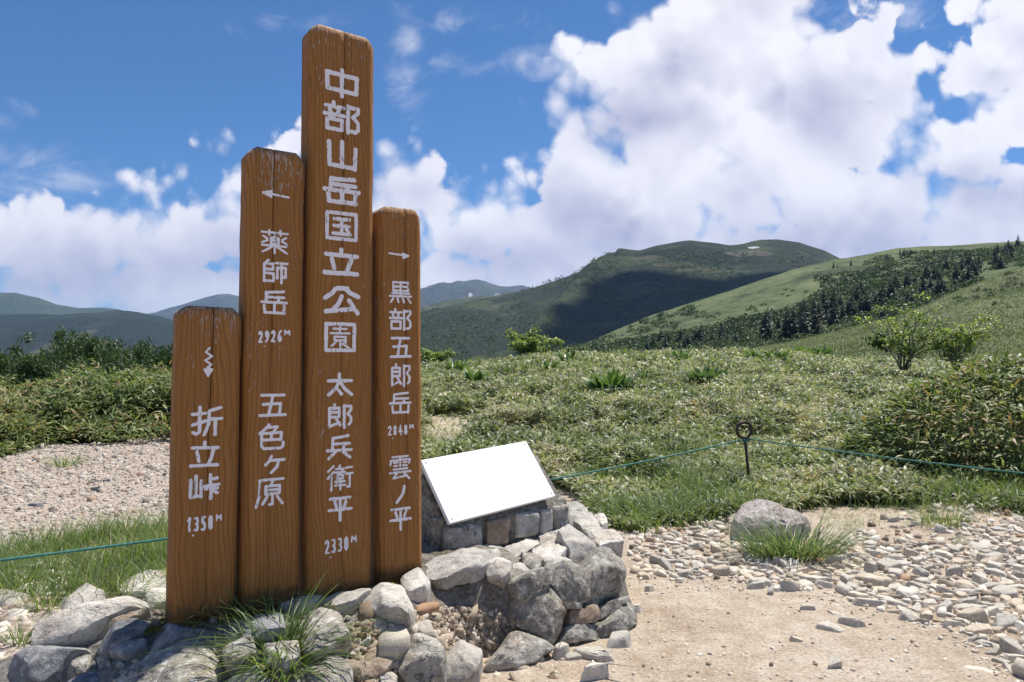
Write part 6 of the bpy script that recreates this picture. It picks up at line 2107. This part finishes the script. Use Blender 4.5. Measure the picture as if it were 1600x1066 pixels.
for (lb, px, Y, w, h, sd) in (('dwarf pine furthest left, low and broad, cut by the frame edge', 10, 16.5, 1.1, 1.35, 1), ('tallest dwarf pine beyond the left bank of bamboo grass', 128, 17.5, 1.05, 1.78, 2),
                              ('dwarf pine beside the short post, with flat spreading branches', 232, 18.0, 1.1, 1.55, 3), ('small dwarf pine in front of the tallest one', 72, 15.5, .8, 1.25, 4),
                              ('dwarf pine between the tallest one and the one beside the post', 182, 16.6, .8, 1.4, 5)):
    dwarf_pine(lb, px, 600, Y, w, h, sd)


def leafy(name, label, cat, px, Y, zoff, hgt, wid, nstem, ntwig, nleaf, lsize, mat, seed, group=None, base=None, open_=0.5, bark_w=.03):
    r = np.random.default_rng(seed)
    gx = (px - 800) / F * Y
    gz = float(ground_z(gx, Y)) if base is None else base
    root = thing(name, label, cat, (gx, Y, gz + zoff), group)
    W = []; Ls = []
    for k in range(nstem):
        a = r.uniform(0, 6.283); d = r.uniform(.1, 1.0)
        tip = np.array([math.cos(a) * wid * d, math.sin(a) * wid * .7 * d, hgt * r.uniform(.40, 1.0) * (1.05 - .35 * d * d)])
        vf, P = limb((r.normal(0, .06), r.normal(0, .06), -.1), tip, bark_w * r.uniform(.7, 1.1), bark_w * .25, .08, 8, .04, r)
        W.append(vf)
        for j in range(ntwig):
            u = r.uniform(.32, 1.0)
            q = P[min(int(u * 7), 7)]
            t2 = q + np.array([r.normal(0, .20), r.normal(0, .20), r.uniform(-.06, .22)]) * hgt * open_
            W.append(limb(q, t2, bark_w * .22, bark_w * .1, .05, 4)[0])
            n = nleaf
            c = t2 + r.normal(0, .5, (n, 3)) * lsize * np.array([1.2, 1.2, .8])
            d2 = r.normal(0, 1, (n, 3)) * np.array([1, 1, .45]); d2[:, 2] -= .1
            L = lsize * r.uniform(.6, 1.2, n)
            Ls.append(leaves_mesh(c, d2, np.array([0, 0, 1.0]) + r.normal(0, .45, (n, 3)), L, L * r.uniform(.45, .65, n), r.uniform(0, .45, n)))
    v, f = join_vf(W); link('branches', mesh_np('branches', v, f, BARK, smooth=True), root)
    v, f = join_vf(Ls); link('leaves', mesh_np('leaves', v, f, mat), root)
    return root


def z_from_py(py, Y):
    return EYE - (py - HZ) / F * Y


leafy('shrub', 'taller of two young shrubs, open with bare stems, on the meadow edge', 'shrub', 1412, 29.0, 0, 3.1, 2.3, 16, 10, 11, .135, YLEAF, 21, None, z_from_py(574, 29), .27, .03)
leafy('shrub', 'rounder leafy shrub just right of the open shrub', 'shrub', 1496, 28.0, 0, 2.5, 1.8, 16, 11, 12, .13, YLEAF, 22, None, z_from_py(574, 28), .30, .026)
leafy('shrub', 'bright green bushy shrub on the meadow rim below the shaded mountain spur', 'shrub', 828, 57.0, 0, 2.75, 3.2, 20, 12, 18, .24, YLEAF, 23, None, z_from_py(565, 57), .30, .04)
leafy('shrub', 'low bright shrub just right of the rightmost post', 'shrub', 682, 50.0, 0, 1.2, 1.5, 8, 8, 18, .24, YLEAF, 24, None, z_from_py(572, 50), .30, .03)
leafy('shrub', 'dark low shrub on the meadow edge right of the bright bushy shrub', 'shrub', 885, 58.0, 0, 1.1, 1.9, 8, 10, 20, .26, BUSHLEAF, 25, None, z_from_py(563, 58), .30, .03)
leafy('shrub', 'dark shrub standing behind the two young shrubs', 'shrub', 1385, 44.0, 0, 1.25, 2.3, 8, 10, 18, .2, BUSHLEAF, 26, None, z_from_py(548, 44), .30, .03)


# the dark bush of bamboo grass at the right edge
def sasa_bush():
    r = np.random.default_rng(31)
    Y0 = 9.6; X0 = (1600 - 800) / F * Y0
    gz = float(ground_z(X0, Y0))
    root = thing('bamboo_grass_bush', 'dense dark mound of bamboo grass with brown-edged leaves at the right edge', 'bush', (X0, Y0, gz))
    n = 16000
    a = r.uniform(0, 6.283, n); q = np.sqrt(r.random(n))
    x = np.cos(a) * q * 2.2; y = np.sin(a) * q * 1.9
    hh = 1.33 * np.clip(1 - (q ** 2.4), 0.0, 1) * (1 + .22 * fbm2(x, y, 1.1, 3, 91)) + .12
    P = np.stack([x, y, hh * (1 - np.abs(r.normal(0, .14, n)))], 1)
    out = np.stack([np.cos(a) * q, np.sin(a) * q, .25 + 0 * a], 1)
    D = out * .6 + r.normal(0, .55, (n, 3)); D[:, 2] = D[:, 2] * .6 + .1
    L = .17 * r.uniform(.55, 1.25, n)
    v, f = leaves_mesh(P, D, np.array([0, 0, 1.0]) + out * .5 + r.normal(0, .35, (n, 3)), L, L * .19 * r.uniform(.75, 1.3, n), r.uniform(0, .5, n))
    link('leaves', mesh_np('leaves', v, f, SASA_DARK), root)
    n = 700
    a = r.uniform(0, 6.283, n); q = np.sqrt(r.random(n)) * .95
    P = np.stack([np.cos(a) * q * 2.1, np.sin(a) * q * 1.8, 0 * a - .05], 1)
    v, f = blades_mesh(P, np.stack([np.cos(a) * q * .3, np.sin(a) * q * .3, 1 + 0 * a], 1), (1.1 * np.clip(1 - q ** 2.4, .15, 1)), np.full(n, .007), np.full(n, .1), 3)
    link('stems', mesh_np('stems', v, f, GRASS), root)


sasa_bush()


# false hellebore and other broad-leaved plants in the meadow
def broad_plant(px, py, Y, n, L, spread, seed, label):
    r = np.random.default_rng(seed)
    x = (px - 800) / F * Y
    z = float(ground_z(x, Y)) + 0.16
    n = int(n * 1.5); L = L * 1.05
    a = r.uniform(0, 6.283, n); q = np.sqrt(r.random(n))
    P = np.stack([np.cos(a) * q * spread, np.sin(a) * q * spread * .7, r.uniform(0.0, .22, n)], 1)
    D = np.stack([np.cos(a) * q * .7 + r.normal(0, .25, n), np.sin(a) * q * .7 + r.normal(0, .25, n), np.ones(n)], 1)
    Ln = L * r.uniform(.6, 1.1, n)
    v, f = leaves_mesh(P, D, np.stack([-np.cos(a), -np.sin(a), .3 + 0 * a], 1) + r.normal(0, .3, (n, 3)), Ln, Ln * .26, -r.uniform(-.35, .1, n))
    o = link('broad_leaved_plant', mesh_np('broad_leaved_plant', v, f, HELL), loc=(x, Y, z))
    tag(o, label, 'plant', 'broad-leaved plants in the meadow')


for k, (px, Y, n, L, sp, lb) in enumerate((
        (955, 19.0, 60, .62, .42, 'largest clump of dark broad-leaved plants, in the middle of the meadow'),
        (1003, 23.0, 14, .45, .18, 'small broad-leaved plant just right of the largest clump'),
        (1106, 23.0, 46, .50, .50, 'wide low clump of broad-leaved plants left of the iron ring'),
        (742, 26.0, 24, .62, .25, 'broad-leaved plant near the rightmost post'),
        (712, 38.0, 26, .75, .35, 'broad-leaved plant on the meadow rim near the rightmost post'),
        (892, 38.0, 24, .75, .3, 'broad-leaved plant on the meadow rim below the bushy shrub'),
        (857, 30.0, 18, .6, .22, 'broad-leaved plant right of the one near the post'),
        (1062, 40.0, 30, .7, .6, 'row of broad-leaved plants on the meadow rim'),
        (1210, 36.0, 34, .8, .38, 'dark broad-leaved clump on the rim above the iron ring'),
        (1176, 40.0, 20, .75, .3, 'smaller broad-leaved clump left of the dark one on the rim'),
        (980, 44.0, 24, .8, .4, 'bright broad-leaved plant on the meadow rim above the largest clump'),
        (1452, 20.0, 30, .5, .5, 'broad-leaved plants at the top of the dark bush'),
        (1265, 60.0, 60, .9, 2.2, 'band of broad-leaved plants at the start of the grassy slope'))):
    broad_plant(px, 0, Y, n, L, sp, 50 + k, lb)


# ---- conifers, one object each
CONIFER = leaf_mat('conifer_needle', [(0, (0.016, 0.030, 0.014)), (0.5, (0.030, 0.052, 0.022)), (1, (0.058, 0.085, 0.034))], 0.6, 0.10, 0.3, 0.05)


def conifer_mesh(seed):
    r = np.random.default_rng(seed)
    W = tube([(0, 0, -.06), (0, 0, .5), (0, 0, .99)], np.array([.022, .014, .003]), 6)
    P = []; D = []; L = []
    for h in np.linspace(.08, .99, 30):
        n = int(5 + 5 * (1 - h))
        reach = (.24 * (1 - h) ** .8 + .012) * r.uniform(.7, 1.15)
        for a in r.uniform(0, 6.283, n):
            k = r.uniform(.55, 1.1)
            for u in (.25, .6, 1.0):
                q = reach * k * u
                P.append((math.cos(a) * q * .6, math.sin(a) * q * .6, h - .10 * q + r.normal(0, .006)))
                D.append((math.cos(a + r.normal(0, .5)), math.sin(a + r.normal(0, .5)), -.25 + r.normal(0, .25)))
                L.append(max(.028, reach * k * .62))
    P = np.array(P); D = np.array(D); L = np.array(L)
    v, f = leaves_mesh(P, D, np.array([0, 0, 1.0]) + r.normal(0, .3, P.shape), L, L * .55, np.full(len(L), .25))
    nt = len(W[0])
    V = np.concatenate([W[0], v])
    faces = list(W[1]) + [q + nt for q in f]
    me = mesh_np('conifer', V, faces, BARK)
    me.materials.append(CONIFER)
    mi = np.zeros(len(me.polygons), np.int32)
    mi[sum(len(q) for q in W[1]):] = 1
    me.polygons.foreach_set('material_index', mi)
    return me


def place_conifers():
    r = np.random.default_rng(17)
    protos = [conifer_mesh(60 + k) for k in range(6)]
    spur_edge = [(880, 566), (1000, 562), (1180, 546), (1230, 538), (1300, 521), (1350, 509), (1400, 497), (1450, 478), (1500, 456), (1550, 435), (1600, 416)]
    sets = [(1010, 1150, 4, 26, 16, 34, 24, 'small conifer in the scrub at the left end of the tree band'),
            (1196, 1292, 2, 34, 30, 54, 22, 'tall dark conifer in the middle clump of the tree band'),
            (1285, 1425, 4, 44, 22, 46, 34, 'dark conifer in the long stand right of the middle clump'),
            (1420, 1525, 6, 42, 18, 36, 24, 'dark conifer in the upper part of the tree band'),
            (1500, 1592, 4, 34, 14, 30, 30, 'dark conifer at the top end of the tree band near the ridge')]
    for (x0, x1, b0, b1, h0, h1, n, lb) in sets:
        px = r.uniform(x0, x1, n)
        py = ip(px, spur_edge) - r.uniform(b0, b1, n)
        q = HILL.hit_many(px, py)
        for k in range(n):
            if not np.isfinite(q[k, 0]): continue
            o = bpy.data.objects.new('conifer', protos[int(r.integers(0, 6))])
            COL.objects.link(o)
            h = r.uniform(h0, h1) * .84 * q[k, 1] / F
            o.location = (q[k, 0], q[k, 1], q[k, 2] - .1)
            w = r.uniform(1.25, 1.9)
            o.scale = (h * w, h * w, h)
            o.rotation_euler = (0, 0, r.uniform(0, 6.283))
            tag(o, lb, 'conifer', lb.replace('small conifer', 'small conifers').replace('tall dark conifer', 'tall dark conifers').replace('dark conifer ', 'dark conifers '))
    px = np.concatenate([r.uniform(1370, 1500, 14), r.uniform(1300, 1330, 4)]); py = ip(px, [(1300, 414), (1350, 405), (1400, 397), (1440, 395), (1500, 394), (1600, 389)]) + r.uniform(1, 8, len(px))
    q = HILL.hit_many(px, py)
    for k in range(len(px)):
        if not np.isfinite(q[k, 0]): continue
        o = bpy.data.objects.new('conifer', protos[k % 6]); COL.objects.link(o)
        h = r.uniform(6, 13) * q[k, 1] / F
        o.location = tuple(q[k]); o.scale = (h, h, h)
        tag(o, 'tiny lone conifer on the skyline of the right-hand ridge', 'conifer', 'tiny conifers on the skyline')


place_conifers()


# ---- scrub on the slopes: masses nobody could count
SLOPE = leaf_mat('slope_grass', [(0, (0.10, 0.12, 0.055)), (0.5, (0.17, 0.195, 0.095)), (1, (0.26, 0.265, 0.15))], 0.6, 0.25, 0.7, 0.12)
SCRUB = leaf_mat('scrub_leaf', [(0, (0.026, 0.048, 0.018)), (0.5, (0.060, 0.094, 0.032)), (0.85, (0.105, 0.148, 0.052)), (1, (0.17, 0.20, 0.085))], 0.6, 0.2, 0.55, 0.05)


def clumps(C, S, nq, seed, flat=.75):
    """leafy clumps at C with radius S, nq leaf tufts each"""
    r = np.random.default_rng(seed)
    n = len(C)
    d = r.normal(0, 1, (n, nq, 3)); d /= np.linalg.norm(d, axis=2, keepdims=True)
    d[..., 2] = np.abs(d[..., 2]) * flat
    rad = r.uniform(.55, 1.08, (n, nq, 1))
    P = (C[:, None] + d * rad * S[:, None, None]).reshape(-1, 3)
    D = (d + r.normal(0, .7, d.shape)).reshape(-1, 3)
    L = np.repeat(S, nq) * r.uniform(.28, .55, n * nq)
    return leaves_mesh(P, D, d.reshape(-1, 3) + r.normal(0, .4, (n * nq, 3)), L, L * .75, r.uniform(0, .4, n * nq))


def build_scrub():
    r = np.random.default_rng(23)
    spur_edge = [(640, 584), (880, 566), (1000, 562), (1180, 546), (1230, 538), (1300, 521), (1350, 509), (1400, 497), (1450, 478), (1500, 456), (1550, 435), (1600, 416), (1700, 380)]
    upper = [(640, 566), (860, 552), (900, 544), (960, 542), (1000, 536), (1050, 526), (1100, 520), (1160, 503), (1200, 496), (1240, 490), (1270, 468), (1300, 455), (1360, 440), (1400, 432),
             (1440, 420), (1480, 402), (1530, 398), (1580, 400), (1700, 378)]
    ridge = [(840, 572), (870, 556), (900, 544), (960, 518), (1020, 496), (1100, 471), (1160, 451), (1240, 425), (1300, 412), (1350, 403), (1400, 394), (1440, 392), (1500, 391), (1600, 386)]
    n = 9000
    px = r.uniform(850, 1640, n)
    lo = ip(px, spur_edge) + 6; hi = ip(px, upper)
    u = r.random(n)
    py = lo + (hi - 4 - lo) * u ** 1.05
    k = r.random(n) < np.clip(0.5 + 1.3 * fbm2(px, py * 2, .014, 3, 4) + .35 * (px < 1230), 0, 1)
    q = HILL.hit_many(px[k], py[k])
    # the shoulder of scrub that climbs to the ridge on the left, and scattered patches on the grass
    n = 2600
    px2 = r.uniform(850, 1640, n); u = r.random(n)
    py2 = ip(px2, ridge) + 2 + (ip(px2, upper) - ip(px2, ridge)) * u
    pr = np.where(px2 < 1060, .55 * sstep(fbm2(px2, py2 * 2, .016, 3, 6), -.25, .3), 0.9 * sstep(fbm2(px2, py2 * 3, .013, 3, 7), .12, .4))
    pr = np.maximum(pr, .85 * ((px2 > 1362) & (px2 < 1480) & (py2 < 414)) * sstep(fbm2(px2, py2 * 3, .03, 2, 9), -.3, .2))
    k2 = r.random(n) < pr
    q2 = HILL.hit_many(px2[k2], py2[k2])
    Q = np.concatenate([q, q2]); Q = Q[np.isfinite(Q[:, 0])]
    S = r.uniform(.5, 1.7, len(Q)) * (Q[:, 1] / 200) ** .8
    S[len(q):] *= .6
    v, f = clumps(Q - np.array([0, 0, .15]), S, 46, 1)
    o = link('scrub', mesh_np('scrub', v, f, SCRUB))
    tag(o, 'dark green scrub and low trees filling the gully of the right-hand slope', 'scrub', kind='stuff')
    # scrub on the near spur: a few low clumps
    n = 900
    px = r.uniform(1180, 1640, n); py = ip(px, spur_edge) + r.uniform(2, 90, n)
    pr = .9 * sstep(fbm2(px, py * 2.5, .012, 3, 12), .30, .5) + .5 * np.exp(-(((px - 1510) / 60) ** 2 + ((py - 462) / 12) ** 2))
    k = (r.random(n) < pr)
    Q = SPUR.hit_many(px[k], py[k]); Q = Q[np.isfinite(Q[:, 0])]
    v, f = clumps(Q - np.array([0, 0, .1]), r.uniform(.25, .75, len(Q)) * Q[:, 1] / 120, 40, 2)
    o = link('scrub', mesh_np('scrub', v, f, SCRUB))
    tag(o, 'low scrub in patches on the near grassy slope', 'scrub', kind='stuff')
    # grass texture of the near slope: tussocks
    n = 60000
    Y = 60 + r.random(n) * 92; px = r.uniform(1090, 1680, n)
    z = SPUR.z_at(px, Y); X = (px - 800) / F * Y
    k = z > ground_z(X, Y, False) - .3
    P = np.stack([X, Y, z - .02], 1)[k]; n = len(P)
    D = np.stack([r.normal(0, .5, n), r.normal(0, .5, n), np.ones(n)], 1)
    v, f = leaves_mesh(P, D, r.normal(0, 1, (n, 3)), .30 * r.uniform(.5, 1.3, n), .10 * r.uniform(.6, 1.4, n), r.uniform(0, .7, n))
    o = link('grass', mesh_np('grass', v, f, SLOPE))
    tag(o, 'short grass covering the near slope at the right', 'grass', kind='stuff')
    # thin belt of trees on the mountain foot behind the meadow
    n = 16000
    px = r.uniform(600, 1320, n); py = r.uniform(395, 585, n)
    Q = MOUNT.hit_many(px, py); ok = np.isfinite(Q[:, 0])
    pr = .8 * sstep(fbm2(px, py * 1.6, .02, 3, 14), -.25, .25) * np.maximum(sstep(py, 470, 540), .6 * (px > 800))
    k = ok & (r.random(n) < pr)
    Q = Q[k]
    v, f = clumps(Q, r.uniform(1.6, 4.2, len(Q)) * (Q[:, 1] / 800) ** .7, 18, 3, .95)
    o = link('woodland', mesh_np('woodland', v, f, SCRUB))
    tag(o, 'dark woodland in patches on the slopes of the mountain', 'woodland', kind='stuff')


build_scrub()
